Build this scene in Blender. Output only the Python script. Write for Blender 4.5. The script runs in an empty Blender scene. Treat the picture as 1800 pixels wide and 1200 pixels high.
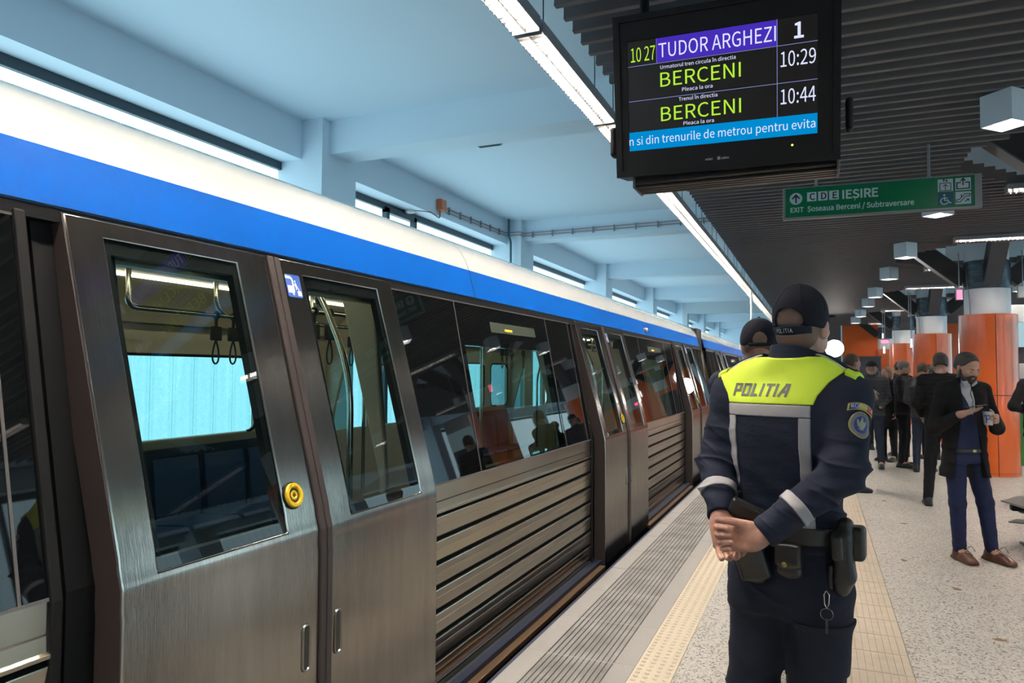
import bpy, math, random
import numpy as np
from mathutils import Matrix, Vector
rnd = random.Random(7)
SC = bpy.context.scene
COL = SC.collection
PI = math.pi

# ---------------------------------------------------------------- camera
def set_camera():
    yaw, pitch, roll = (math.radians(a) for a in (22.94, 2.36, 0.27))
    f = Vector((-math.sin(yaw) * math.cos(pitch), math.cos(yaw) * math.cos(pitch), math.sin(pitch)))
    r = Vector((math.cos(yaw), math.sin(yaw), 0))
    u = r.cross(f)
    r, u = r * math.cos(roll) + u * math.sin(roll), u * math.cos(roll) - r * math.sin(roll)
    cd = bpy.data.cameras.new('camera')
    cd.sensor_width = 36
    cd.lens = 1270 / 1800 * 36
    cd.clip_start = 0.05
    cd.clip_end = 300
    co = bpy.data.objects.new('camera', cd)
    COL.objects.link(co)
    M = Matrix((r, u, -f)).transposed().to_4x4()
    M.translation = (0, 0, 1.55)
    co.matrix_world = M
    cd.dof.use_dof = True
    cd.dof.focus_distance = 2.6
    cd.dof.aperture_fstop = 11.0
    SC.camera = co
set_camera()
# ---------------------------------------------------------------- world, light, exposure
SC.view_settings.view_transform = 'Standard'
SC.view_settings.look = 'None'
SC.view_settings.gamma = 1
SC.view_settings.exposure = 0.0
SC.view_settings.use_curve_mapping = False
W = bpy.data.worlds.new('world')
SC.world = W
W.use_nodes = True
W.node_tree.nodes['Background'].inputs[0].default_value = (0.62, 0.78, 1.0, 1)
W.node_tree.nodes['Background'].inputs[1].default_value = 0.25
SC.cycles.use_denoising = True
SC.cycles.max_bounces = 10
SC.cycles.diffuse_bounces = 5
SC.cycles.glossy_bounces = 5
SC.cycles.transmission_bounces = 8
SC.cycles.transparent_max_bounces = 24
SC.cycles.sample_clamp_indirect = 6.0
SC.cycles.caustics_reflective = False
SC.cycles.caustics_refractive = False
DAY = 2.2      # daylight behind the channel glass
LAMP = 640.0     # platform luminaires
CABIN = 11.0    # strip lights inside the train

# ---------------------------------------------------------------- materials
MATS = {}
def mat(name, col=(.5, .5, .5), rough=.5, metal=0., spec=.5, emit=None, es=0., bump=None, var=None, coat=0., sheen=0.):
    """Principled material; bump=(scale,strength,stretch xyz), var=(scale, amount, stretch) mottles the base colour."""
    if name in MATS: return MATS[name]
    m = bpy.data.materials.new(name); m.use_nodes = True
    nt = m.node_tree; b = nt.nodes['Principled BSDF']
    b.inputs['Base Color'].default_value = (*col, 1)
    b.inputs['Roughness'].default_value = rough
    b.inputs['Metallic'].default_value = metal
    b.inputs['Specular IOR Level'].default_value = spec
    b.inputs['Coat Weight'].default_value = coat
    b.inputs['Sheen Weight'].default_value = sheen
    if emit:
        b.inputs['Emission Color'].default_value = (*emit, 1)
        b.inputs['Emission Strength'].default_value = es
    def noise(scale, st, detail=3):
        tc = nt.nodes.new('ShaderNodeTexCoord'); mp = nt.nodes.new('ShaderNodeMapping')
        mp.inputs['Scale'].default_value = st
        n = nt.nodes.new('ShaderNodeTexNoise'); n.inputs['Scale'].default_value = scale; n.inputs['Detail'].default_value = detail
        nt.links.new(tc.outputs['Object'], mp.inputs[0]); nt.links.new(mp.outputs[0], n.inputs['Vector'])
        return n
    if bump:
        n = noise(bump[0], bump[2] if len(bump) > 2 else (1, 1, 1))
        bp = nt.nodes.new('ShaderNodeBump'); bp.inputs['Strength'].default_value = bump[1]; bp.inputs['Distance'].default_value = bump[3] if len(bump) > 3 else .01
        nt.links.new(n.outputs['Fac'], bp.inputs['Height']); nt.links.new(bp.outputs[0], b.inputs['Normal'])
    if var:
        n = noise(var[0], var[2] if len(var) > 2 else (1, 1, 1), 4)
        mx = nt.nodes.new('ShaderNodeMix'); mx.data_type = 'RGBA'
        a = var[1]
        mx.inputs[6].default_value = (*[c * (1 - a) for c in col], 1); mx.inputs[7].default_value = (*[min(1, c * (1 + a)) for c in col], 1)
        cr = nt.nodes.new('ShaderNodeMapRange'); cr.inputs[1].default_value = .3; cr.inputs[2].default_value = .7
        nt.links.new(n.outputs['Fac'], cr.inputs[0]); nt.links.new(cr.outputs[0], mx.inputs[0]); nt.links.new(mx.outputs[2], b.inputs['Base Color'])
    MATS[name] = m
    return m
def glow(name, col, s):
    """What gives off light: lamps, screens, lit windows."""
    if name in MATS: return MATS[name]
    m = bpy.data.materials.new(name); m.use_nodes = True
    nt = m.node_tree; nt.nodes.remove(nt.nodes['Principled BSDF'])
    e = nt.nodes.new('ShaderNodeEmission'); e.inputs[0].default_value = (*col, 1); e.inputs[1].default_value = s
    nt.links.new(e.outputs[0], nt.nodes['Material Output'].inputs[0])
    MATS[name] = m; return m
def glass(name, tint=(.8, .85, .85), ior=1.5, rough=0.0, strength=1.0):
    """Thin window glass: Fresnel mix of clear transmission and mirror."""
    if name in MATS: return MATS[name]
    m = bpy.data.materials.new(name); m.use_nodes = True
    nt = m.node_tree; nt.nodes.remove(nt.nodes['Principled BSDF'])
    t = nt.nodes.new('ShaderNodeBsdfTransparent'); t.inputs[0].default_value = (*tint, 1)
    g = nt.nodes.new('ShaderNodeBsdfGlossy'); g.inputs['Roughness'].default_value = rough
    g.inputs[0].default_value = (strength, strength, strength, 1)
    fr = nt.nodes.new('ShaderNodeFresnel'); fr.inputs[0].default_value = ior
    ge = nt.nodes.new('ShaderNodeNewGeometry'); iv = nt.nodes.new('ShaderNodeMath'); iv.operation = 'SUBTRACT'; iv.inputs[0].default_value = 1; nt.links.new(ge.outputs['Backfacing'], iv.inputs[1])
    mu = nt.nodes.new('ShaderNodeMath'); mu.operation = 'MULTIPLY'; nt.links.new(fr.outputs[0], mu.inputs[0]); nt.links.new(iv.outputs[0], mu.inputs[1])
    mx = nt.nodes.new('ShaderNodeMixShader')
    nt.links.new(mu.outputs[0], mx.inputs[0]); nt.links.new(t.outputs[0], mx.inputs[1]); nt.links.new(g.outputs[0], mx.inputs[2])
    nt.links.new(mx.outputs[0], nt.nodes['Material Output'].inputs[0])
    MATS[name] = m; return m

# ---------------------------------------------------------------- mesh building
class MB:
    """Collects vertices and faces for ONE mesh object."""
    def __init__(s): s.v = []; s.f = []; s.m = []
    def add(s, vs, fs, mi=0):
        o = len(s.v); s.v += [tuple(v) for v in vs]; s.f += [tuple(i + o for i in f) for f in fs]; s.m += [mi] * len(fs); return s
    def box(s, x0, x1, y0, y1, z0, z1, mi=0):
        return s.add([(x, y, z) for z in (z0, z1) for y in (y0, y1) for x in (x0, x1)],
                     [(0, 2, 3, 1), (4, 5, 7, 6), (0, 1, 5, 4), (2, 6, 7, 3), (0, 4, 6, 2), (1, 3, 7, 5)], mi)
    def obox(s, c, ax, ay, az, hx, hy, hz, mi=0):
        c, ax, ay, az = (np.array(q, float) for q in (c, ax, ay, az))
        vs = [c + ax * hx * i + ay * hy * j + az * hz * k for k in (-1, 1) for j in (-1, 1) for i in (-1, 1)]
        return s.add(vs, [(0, 2, 3, 1), (4, 5, 7, 6), (0, 1, 5, 4), (2, 6, 7, 3), (0, 4, 6, 2), (1, 3, 7, 5)], mi)
    def tube(s, pts, r, n=10, mi=0, closed=False, cap=True):
        P = [np.array(p, float) for p in pts]; L = len(P); rs = r if hasattr(r, '__len__') else [r] * L
        rings = []; up = None
        for i in range(L):
            a = P[(i - 1) % L] if (closed or i > 0) else P[i]; b = P[(i + 1) % L] if (closed or i < L - 1) else P[i]
            t = b - a; t /= (np.linalg.norm(t) + 1e-12)
            if up is None:
                up = np.array((0, 0, 1.)) if abs(t[2]) < .9 else np.array((1., 0, 0))
            up = up - t * (up @ t); up /= np.linalg.norm(up) + 1e-12
            w = np.cross(t, up)
            rings.append([P[i] + rs[i] * (math.cos(2 * PI * k / n) * up + math.sin(2 * PI * k / n) * w) for k in range(n)])
        vs = [v for q in rings for v in q]; fs = []
        for i in range(L if closed else L - 1):
            j = (i + 1) % L
            for k in range(n):
                fs.append((i * n + k, i * n + (k + 1) % n, j * n + (k + 1) % n, j * n + k))
        if cap and not closed:
            fs.append(tuple(range(n))[::-1]); fs.append(tuple((L - 1) * n + k for k in range(n)))
        return s.add(vs, fs, mi)
    def lathe(s, prof, c=(0, 0, 0), n=32, a0=0., a1=2 * PI, mi=0, cap=False):
        full = abs(a1 - a0 - 2 * PI) < 1e-6; m = n if full else n + 1; L = len(prof)
        vs = [(c[0] + r * math.cos(a0 + (a1 - a0) * k / n), c[1] + r * math.sin(a0 + (a1 - a0) * k / n), c[2] + z) for k in range(m) for r, z in prof]
        fs = []
        for k in range(n):
            k2 = (k + 1) % m
            for i in range(L - 1):
                fs.append((k * L + i, k2 * L + i, k2 * L + i + 1, k * L + i + 1))
        if cap and full:
            fs.append(tuple(k * L for k in range(m))[::-1]); fs.append(tuple(k * L + L - 1 for k in range(m)))
        return s.add(vs, fs, mi)
    def prism(s, poly, axis, lo, hi, mi=0):
        """Extrude a 2-D polygon along an axis: poly in the two other coordinates."""
        n = len(poly)
        def P(u, v, w): return {'x': (w, u, v), 'y': (u, w, v), 'z': (u, v, w)}[axis]
        vs = [P(u, v, lo) for u, v in poly] + [P(u, v, hi) for u, v in poly]
        fs = [tuple(range(n))[::-1], tuple(range(n, 2 * n))] + [(i, (i + 1) % n, n + (i + 1) % n, n + i) for i in range(n)]
        return s.add(vs, fs, mi)
    def strip(s, prof, y0, y1, mi=0, closed=False):
        """Sweep an (x,z) profile line along Y."""
        n = len(prof)
        vs = [(x, y0, z) for x, z in prof] + [(x, y1, z) for x, z in prof]
        fs = [(i, (i + 1) % n, n + (i + 1) % n, n + i) for i in range(n if closed else n - 1)]
        return s.add(vs, fs, mi)
    def build(s, name, mats, parent=None, smooth=None, bevel=0., loc=None, recalc=True, seg=2):
        import bmesh
        me = bpy.data.meshes.new(name)
        me.from_pydata(s.v, [], s.f)
        ms = mats if isinstance(mats, (list, tuple)) else [mats]
        for q in ms: me.materials.append(q)
        if len(ms) > 1: me.polygons.foreach_set('material_index', s.m)
        if recalc:
            bm = bmesh.new(); bm.from_mesh(me); bmesh.ops.recalc_face_normals(bm, faces=bm.faces); bm.to_mesh(me); bm.free()
        if smooth is not None:
            me.polygons.foreach_set('use_smooth', [True] * len(me.polygons)); me.set_sharp_from_angle(angle=math.radians(smooth))
        me.update()
        o = bpy.data.objects.new(name, me); COL.objects.link(o)
        if parent is not None: o.parent = parent
        if loc is not None: o.location = loc
        if bevel:
            b = o.modifiers.new('bevel', 'BEVEL'); b.width = bevel; b.segments = seg; b.limit_method = 'ANGLE'; b.angle_limit = math.radians(40)
        return o
def arc(c, r, a0, a1, n, plane='xz', k=0.):
    out = []
    for i in range(n + 1):
        a = a0 + (a1 - a0) * i / n
        u, v = c[0] + r * math.cos(a), c[1] + r * math.sin(a)
        out.append({'xz': (u, k, v), 'yz': (k, u, v), 'xy': (u, v, k)}[plane])
    return out
def fillet(pts, r, n=6):
    """Round the corners of a 3-D polyline."""
    P = [np.array(p, float) for p in pts]; out = [P[0]]
    for i in range(1, len(P) - 1):
        a, b, c = P[i - 1], P[i], P[i + 1]
        d1 = (a - b) / np.linalg.norm(a - b); d2 = (c - b) / np.linalg.norm(c - b)
        q = min(r, .49 * np.linalg.norm(a - b), .49 * np.linalg.norm(c - b))
        for t in np.linspace(0, 1, n + 1):
            out.append((1 - t) ** 2 * (b + d1 * q) + 2 * t * (1 - t) * b + t * t * (b + d2 * q))
    out.append(P[-1]); return out
def tag(o, label=None, cat=None, group=None, kind=None):
    if label: o['label'] = label
    if cat: o['category'] = cat
    if group: o['group'] = group
    if kind: o['kind'] = kind
    return o
def thing(name, label, cat, loc=(0, 0, 0), rz=0., group=None, kind=None):
    o = bpy.data.objects.new(name, None); COL.objects.link(o)
    o.location = loc; o.rotation_euler = (0, 0, rz); o.empty_display_size = .1
    return tag(o, label, cat, group, kind)
def dup(root, loc, rz=None, label=None, group=None, parent=None):
    r = root.copy(); COL.objects.link(r); r.location = loc
    if parent is not None: r.parent = parent
    if rz is not None: r.rotation_euler = (0, 0, rz)
    if label: r['label'] = label
    if group: r['group'] = group
    for ch in list(root.children):
        c = ch.copy(); COL.objects.link(c); c.parent = r
        for g in list(ch.children):
            d = g.copy(); COL.objects.link(d); d.parent = c
    return r
def house_font():
    import os
    f = os.path.join(bpy.utils.resource_path('LOCAL'), 'datafiles', 'fonts', 'Noto Sans CJK Regular.woff2')
    try: return bpy.data.fonts.load(f)
    except Exception: return None
FONT = house_font()      # Blender's own bundled sans serif; its built-in face if missing
def text_mesh(txt, size, name, m, parent, M, depth=.0, align='LEFT', shear=0., sx=1., space=1., offset=0.):
    """Lettering as a mesh of its own; M maps the text plane (x right, y up, z out) to the parent's space."""
    cu = bpy.data.curves.new(name, 'FONT'); cu.body = txt; cu.size = size; cu.align_x = align; cu.shear = shear; cu.space_character = space
    cu.extrude = depth
    if FONT: cu.font = FONT
    cu.resolution_u = 3; cu.offset = offset
    to = bpy.data.objects.new(name, cu); COL.objects.link(to)
    bpy.context.view_layer.update()
    me = bpy.data.meshes.new_from_object(to.evaluated_get(bpy.context.evaluated_depsgraph_get()))
    bpy.data.objects.remove(to); bpy.data.curves.remove(cu)
    me.transform(Matrix.Diagonal((sx, 1, 1, 1))); me.transform(M)
    me.materials.clear(); me.materials.append(m); me.name = name
    o = bpy.data.objects.new(name, me); COL.objects.link(o)
    if parent is not None: o.parent = parent
    return o
def frame(o, x, y, z=None):
    x, y = Vector(x).normalized(), Vector(y); y = (y - x * y.dot(x)).normalized(); z = x.cross(y)
    M = Matrix((x, y, z)).transposed().to_4x4(); M.translation = o
    return M
def panel(ys, zs, holes, fx, thick, mb=None, mi=0):
    """Sheet over a (y,z) grid with cells left out; x=fx(z) outside, x=fx(z)-thick inside."""
    mb = mb or MB(); ny, nz = len(ys) - 1, len(zs) - 1
    ok = lambda i, j: 0 <= i < ny and 0 <= j < nz and not any(a < (ys[i] + ys[i + 1]) / 2 < b and c < (zs[j] + zs[j + 1]) / 2 < d for a, b, c, d in holes)
    idx = {}; vs = []; fs = []
    def V(i, j, s):
        if (i, j, s) not in idx:
            idx[(i, j, s)] = len(vs); vs.append((fx(zs[j]) - (thick if s else 0), ys[i], zs[j]))
        return idx[(i, j, s)]
    for i in range(ny):
        for j in range(nz):
            if not ok(i, j): continue
            fs.append((V(i, j, 0), V(i + 1, j, 0), V(i + 1, j + 1, 0), V(i, j + 1, 0)))
            fs.append((V(i, j, 1), V(i, j + 1, 1), V(i + 1, j + 1, 1), V(i + 1, j, 1)))
            for (di, dj, a, b) in ((-1, 0, (i, j), (i, j + 1)), (1, 0, (i + 1, j + 1), (i + 1, j)), (0, -1, (i + 1, j), (i, j)), (0, 1, (i, j + 1), (i + 1, j + 1))):
                if not ok(i + di, j + dj):
                    fs.append((V(*a, 0), V(*b, 0), V(*b, 1), V(*a, 1)))
    return mb.add(vs, fs, mi)
# ================================================================ SETTING
M_plaster = mat('white_plaster', (.70, .80, .88), .75, bump=(60, .06))
M_blueplaster = mat('pale_plaster', (.70, .80, .88), .75, bump=(60, .06))
M_frame = mat('window_frame_grey', (.035, .06, .075), .4)
M_channel = None
def channel_glass(name='channel_glass', s=DAY):
    """Backlit U-profile glass: daylight comes through, the flanges between planks stay darker and greener."""
    m = bpy.data.materials.new(name); m.use_nodes = True; nt = m.node_tree
    nt.nodes.remove(nt.nodes['Principled BSDF'])
    tc = nt.nodes.new('ShaderNodeTexCoord'); sp = nt.nodes.new('ShaderNodeSeparateXYZ'); nt.links.new(tc.outputs['Object'], sp.inputs[0])
    mo = nt.nodes.new('ShaderNodeMath'); mo.operation = 'PINGPONG'; mo.inputs[1].default_value = .131; nt.links.new(sp.outputs['Y'], mo.inputs[0])
    cr = nt.nodes.new('ShaderNodeValToRGB'); mr = nt.nodes.new('ShaderNodeMath'); mr.operation = 'DIVIDE'; mr.inputs[1].default_value = .131
    nt.links.new(mo.outputs[0], mr.inputs[0]); nt.links.new(mr.outputs[0], cr.inputs[0])
    e = cr.color_ramp.elements
    e[0].position = 0; e[0].color = (.42, .72, .80, 1)
    e[1].position = 1; e[1].color = (.56, .86, 1, 1)
    for p, c in ((.07, (.42, .72, .80, 1)), (.09, (.70, .95, 1, 1)), (.2, (.48, .80, .94, 1)), (.5, (.62, .89, 1, 1))):
        q = e.new(p); q.color = c
    n = nt.nodes.new('ShaderNodeTexNoise'); n.inputs['Scale'].default_value = 40; nt.links.new(tc.outputs['Object'], n.inputs['Vector'])
    mr2 = nt.nodes.new('ShaderNodeMapRange'); mr2.inputs[3].default_value = s * .85; mr2.inputs[4].default_value = s * 1.15
    nt.links.new(n.outputs['Fac'], mr2.inputs[0])
    em = nt.nodes.new('ShaderNodeEmission'); nt.links.new(cr.outputs[0], em.inputs[0]); nt.links.new(mr2.outputs[0], em.inputs[1])
    nt.links.new(em.outputs[0], nt.nodes['Material Output'].inputs[0])
    return m
M_channel = channel_glass()
Y0, Y1 = -25.0, 48.0
PIL = [.66 + 6.02 * k for k in range(-4, 9)]        # near faces of the wall pilasters
CZ = 4.45                                           # ceiling over the track
def S(o): return tag(o, kind='structure')

def terrazzo():
    m = bpy.data.materials.new('terrazzo'); m.use_nodes = True; nt = m.node_tree; b = nt.nodes['Principled BSDF']
    tc = nt.nodes.new('ShaderNodeTexCoord')
    v = nt.nodes.new('ShaderNodeTexVoronoi'); v.inputs['Scale'].default_value = 110; v.inputs['Randomness'].default_value = 1
    nt.links.new(tc.outputs['Object'], v.inputs['Vector'])
    cr = nt.nodes.new('ShaderNodeValToRGB'); e = cr.color_ramp.elements
    sp = nt.nodes.new('ShaderNodeSeparateColor'); nt.links.new(v.outputs['Color'], sp.inputs[0]); nt.links.new(sp.outputs[0], cr.inputs[0])
    e[0].position = 0; e[0].color = (.10, .095, .085, 1); e[1].position = 1; e[1].color = (.62, .60, .56, 1)
    for p, c in ((.09, (.14, .13, .12, 1)), (.13, (.34, .32, .29, 1)), (.28, (.48, .455, .42, 1)), (.6, (.54, .52, .48, 1))):
        q = e.new(p); q.color = c
    cr.color_ramp.interpolation = 'CONSTANT'
    n = nt.nodes.new('ShaderNodeTexNoise'); n.inputs['Scale'].default_value = 1.3; nt.links.new(tc.outputs['Object'], n.inputs['Vector'])
    mx = nt.nodes.new('ShaderNodeMix'); mx.data_type = 'RGBA'; mx.blend_type = 'MULTIPLY'; mx.inputs[0].default_value = 1
    mr = nt.nodes.new('ShaderNodeMapRange'); mr.inputs[1].default_value = .3; mr.inputs[2].default_value = .7; mr.inputs[3].default_value = .88; mr.inputs[4].default_value = 1
    nt.links.new(n.outputs['Fac'], mr.inputs[0]); nt.links.new(cr.outputs[0], mx.inputs[6]); nt.links.new(mr.outputs[0], mx.inputs[7])
    nt.links.new(mx.outputs[2], b.inputs['Base Color']); b.inputs['Roughness'].default_value = .38
    return m
M_terrazzo = terrazzo()
M_edge = mat('edge_granite', (.31, .30, .29), .6, var=(260, .22), bump=(300, .1))
M_dirt = mat('edge_granite_worn', (.30, .29, .28), .6, var=(30, .35))
M_groove = mat('groove_dark', (.10, .085, .07), .8)
M_tactile = mat('tactile_cream', (.56, .49, .38), .5, var=(40, .06))
M_path = mat('guide_beige', (.50, .43, .34), .5, var=(14, .08))
M_joint = mat('joint_light', (.42, .40, .375), .7)
M_pit = mat('track_bed', (.03, .03, .035), .9, var=(20, .4))

# platform slab: three bands of floor
XE = -1.52
m = MB(); m.box(-.695, -.16, Y0, Y1, -.3, 0); m.box(.44, 6.42, Y0, Y1, -.3, 0); S(m.build('floor', M_terrazzo))
# paving along the edge: 60 cm tiles, each with 12 grooves
m = MB(); m.box(XE, -.905, Y0, Y1, -.3, -.006)
S(m.build('floor_edge_base', M_groove))
m = MB()
ty = 2.60 - 10 * .61
gx = [XE + .125 + i * .031 for i in range(13)]
while ty < Y1:
    a, b = ty + .004, ty + .606
    m.box(XE, gx[0] - .004, a, b, -.006, 0)
    for i in range(12): m.box(gx[i] + .0035, gx[i + 1] - .0035, a, b, -.006, -.0004, 1)
    m.box(XE, -.905, b, a + .61, -.006, -.0008, 2)
    m.box(gx[12] + .004, -.905, a, b, -.006, 0)
    ty += .61
S(m.build('floor_edge_tiles', [M_edge, mat('edge_granite_grooved', (.235, .228, .22), .6, var=(4.5, .30), bump=(300, .1)), M_joint]))
# tactile strip with domes
m = MB(); m.box(-.902, -.697, Y0, Y1, -.3, .002)
S(m.build('floor_tactile_strip', M_tactile))
m = MB(); n = 0
yy = 1.2
while yy < 14:
    for i in range(4):
        cx = -.875 + i * .05 + (.0 if n % 2 else .0)
        m.lathe([(.0135, .002), (.012, .0055), (.007, .0072), (.0005, .0075)], (cx, yy, 0), 8)
    yy += .05; n += 1
S(m.build('floor_tactile_domes', M_tactile, smooth=60))
# guide path: ribbed beige tiles
m = MB(); m.box(-.158, .438, Y0, Y1, -.3, -.003); S(m.build('floor_path_base', mat('path_joint', (.40, .33, .26), .7)))
m = MB(); yy = -2.0
while yy < 32:
    for i in range(2):
        x0 = -.158 + i * .298
        for k in range(8):
            m.box(x0 + .003 + k * .0365, x0 + .003 + k * .0365 + .034, yy + .002, yy + .296, -.003, .0015)
    yy += .298
S(m.build('floor_path_tiles', M_path))
# a few fallen leaves / smudges
# platform walls and the track beds
m = MB(); m.box(XE - .05, XE, Y0, Y1, -1.5, -.25); m.box(XE - .02, XE, Y0, Y1, -.25, -.0); m.box(6.42, 6.47, Y0, Y1, -1.5, 0)
S(m.build('wall_platform', mat('navy_edge', (.012, .02, .05), .6)))
m = MB(); m.box(-6.4, XE - .05, Y0, Y1, -1.6, -1.5); m.box(6.47, 11.3, Y0, Y1, -1.6, -1.5); S(m.build('ground_track_bed', M_pit))

# ---- outer walls: spandrel beams, pilasters, sill wall, one window per bay
def side(sx, tagname):
    X = lambda x: x if sx < 0 else 4.9 - x
    def bx(mb, x0, x1, *r):
        a, b = sorted((X(x0), X(x1))); mb.box(a, b, *r)
    m = MB(); bx(m, -6.2, -5.49, Y0, Y1, 3.995, CZ); bx(m, -6.2, -5.62, Y0, Y1, -1.5, .45)
    S(m.build('wall_' + tagname, M_blueplaster))
    for k, y in enumerate(PIL):
        m = MB(); bx(m, -6.2, -5.2, y, y + .66, -1.5, CZ)
        S(m.build('wall_pilaster_' + tagname, M_blueplaster))
    for k in range(len(PIL) - 1):
        a, b = PIL[k] + .66, PIL[k + 1]
        w = thing('window_%d' % (k + 1 + (0 if sx < 0 else 20)), 'tall channel glass window of the %s wall, one bay' % tagname, 'window', kind='structure')
        m = MB(); bx(m, -5.84, -5.78, a, b, 3.90, 3.995); bx(m, -5.84, -5.78, a, b, .45, .53)
        if k in (3, 5):
            c = a + 1.55
            for q in (c, c + .78): bx(m, -5.84, -5.75, q, q + .08, .45, 3.93)
            bx(m, -5.84, -5.75, c, c + .86, 3.86, 3.95)
        m.build('window_frame', M_frame, w)
        m = MB(); bx(m, -5.87, -5.83, a, b, .45, 3.995); m.build('window_pane', M_channel, w)
side(-1, 'left'); side(1, 'right')
m = MB(); m.box(-6.3, 11.2, Y0, Y1, CZ, CZ + .3)
S(m.build('ceiling', M_plaster))
for k, y in enumerate(PIL):
    m = MB()
    m.box(-5.2, -.2, y + .14, y + .52, 4.06, CZ); m.box(5.1, 10.1, y + .14, y + .52, 4.06, CZ)
    S(m.build('ceiling_beam', M_blueplaster))
# end walls behind the camera and far off
m = MB(); m.box(-6.2, 11.1, Y0 - .2, Y0, -1.5, CZ); S(m.build('wall_rear', mat('rear_grey', (.35, .36, .38), .8)))
m = MB(); m.box(-6.2, 11.1, Y1, Y1 + .2, -1.5, CZ); S(m.build('wall_far', M_plaster))
# portal across the track at 30.5 m
m = MB()
m.box(-5.19, -1.1, 30.6, 31.0, 3.99, CZ - .001); m.box(-5.19, -5.0, 30.6, 31.0, -1.5, 3.99); m.box(-1.35, -1.1, 30.6, 31.0, -1.5, 3.99)
S(m.build('wall_portal', mat('portal_grey', (.55, .60, .63), .8)))
# orange end wall
M_orange = mat('orange_panel', (.80, .145, .025), .22, spec=.5, coat=.25)
m = MB(); m.box(.9, 6.3, 31.2, 31.6, 0, 3.6)
S(m.build('wall_orange', M_orange))
m = MB(); m.box(-1.1, .9, 33, 33.2, 0, 3.6); S(m.build('wall_end', mat('end_dark', (.18, .16, .15), .8)))

# ---- baffle ceiling over the platform
M_slat = mat('slat_grey', (.125, .125, .13), .55, metal=.0)
COLX = 2.45; COLY = [1.27 + 6 * k for k in range(-1, 6)]
m = MB(); ys = -5. - 20 * .9
while ys < 31.1:
    spans = [(-1.21, 6.1)]
    for cy in COLY:
        d = abs(ys - cy)
        if d < 1.25:
            w = 1.25 - .78 * max(0, d - .3)
            w = max(.25, w)
            spans = [q for a, b in spans for q in (((a, COLX - w), (COLX + w, b)) if a < COLX < b else ((a, b),))]
    for a, b in spans:
        m.box(a, b, ys - .014, ys + .014, 3.405, 3.52)
        m.box(a, b, ys - .018, ys + .018, 3.40, 3.412)
    ys += .15
o = S(m.build('ceiling_slats', M_slat))
m = MB()
for x in (-.9, .2, 1.0, 3.9, 5.2): m.box(x - .02, x + .02, -23, 31, 3.52, 3.56)
for x in (-1.0, .5, 3.9, 5.6):
    for k in range(13): m.tube([(x, -4.4 + 3 * k, 3.54), (x, -4.4 + 3 * k, CZ)], .008, 6)
S(m.build('ceiling_slat_carrier', mat('carrier_dark', (.05, .05, .055), .5)))
# ================================================================ TRAIN
M_steel = mat('brushed_steel', (.56, .50, .435), .19, 1.0, bump=(9, .10, (1, 60, .6), .004), var=(3, .10, (1, 6, 1)))
M_ribsteel = mat('ribbed_steel', (.90, .79, .64), .17, 1.0, bump=(6, .02, (1, .3, 12), .003), var=(1.2, .08))
M_edgebrown = mat('door_edge_rubber', (.040, .029, .027), .55)
M_black = mat('satin_black', (.006, .006, .0065), .6, spec=.2)
M_gloss = mat('black_glass', (.004, .0045, .005), .02, spec=.55)
M_clear = glass('door_glass', (.84, .90, .89), 1.52)
M_tint = glass('tinted_glass', (.64, .78, .76), 1.55)
M_farglass = glass('sea_green_glass', (.60, .79, .81), 1.5)
M_blue = mat('train_blue', (.0, .105, .48), .35, spec=.3, coat=.08)
M_white = mat('train_white', (.57, .565, .55), .2, coat=.5)
M_gasket = mat('gasket', (.006, .006, .0065), .6, spec=.2)
M_copper = mat('sill_copper', (.30, .19, .12), .35, .8, bump=(30, .1))
M_under = mat('underframe_navy', (.004, .010, .03), .5)
M_beige = mat('cabin_beige', (.52, .46, .33), .38)
M_cream = mat('cabin_cream', (.62, .57, .46), .4)
M_cabceil = mat('cabin_ceiling', (.34, .35, .32), .5)
M_cabfloor = mat('cabin_floor', (.05, .055, .06), .6)
M_seat = mat('seat_blue', (.012, .045, .13), .35)
M_seatdark = mat('seat_frame_dark', (.01, .02, .04), .4)
M_rail = mat('polished_rail', (.72, .68, .58), .12, 1.0)
M_strap = mat('strap_black', (.02, .02, .018), .45)
M_tubelight = glow('cabin_light', (1, .90, .66), CABIN)
M_yellow = mat('button_yellow', (.80, .50, .012), .35)
M_stickerblue = mat('sticker_blue', (.05, .12, .45), .4)
M_stickerwhite = mat('sticker_white', (.85, .85, .86), .4)
M_led = glow('led_amber', (1, .36, .03), 4.0)
M_ledback = mat('led_back', (.06, .075, .055), .25)

PZ = .98
def leafx(z): return -1.65 - .272 * max(0., z - PZ) - (.0 if z > PZ + .05 or z < PZ - .05 else .0035)
def bodyx(z): return -1.74 - .195 * max(0., z - PZ)
ZR = [-.06, .5, .90, .93, .955, .98, 1.005, 1.03, 1.06]
DOORS = [-3.235, 1.345, 5.925, 10.505]
DW, LW = 1.665, .83
CAR_END = 13.25

def text_on_side(txt, size, y, z, fx, name, m, parent, depth=.001, off=.004, **k):
    s = (fx(z + .05) - fx(z)) / .05
    return text_mesh(txt, size, name, m, parent, frame((fx(z) + off, y, z), (0, 1, 0), (s, 0, 1)), depth, **k)

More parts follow.
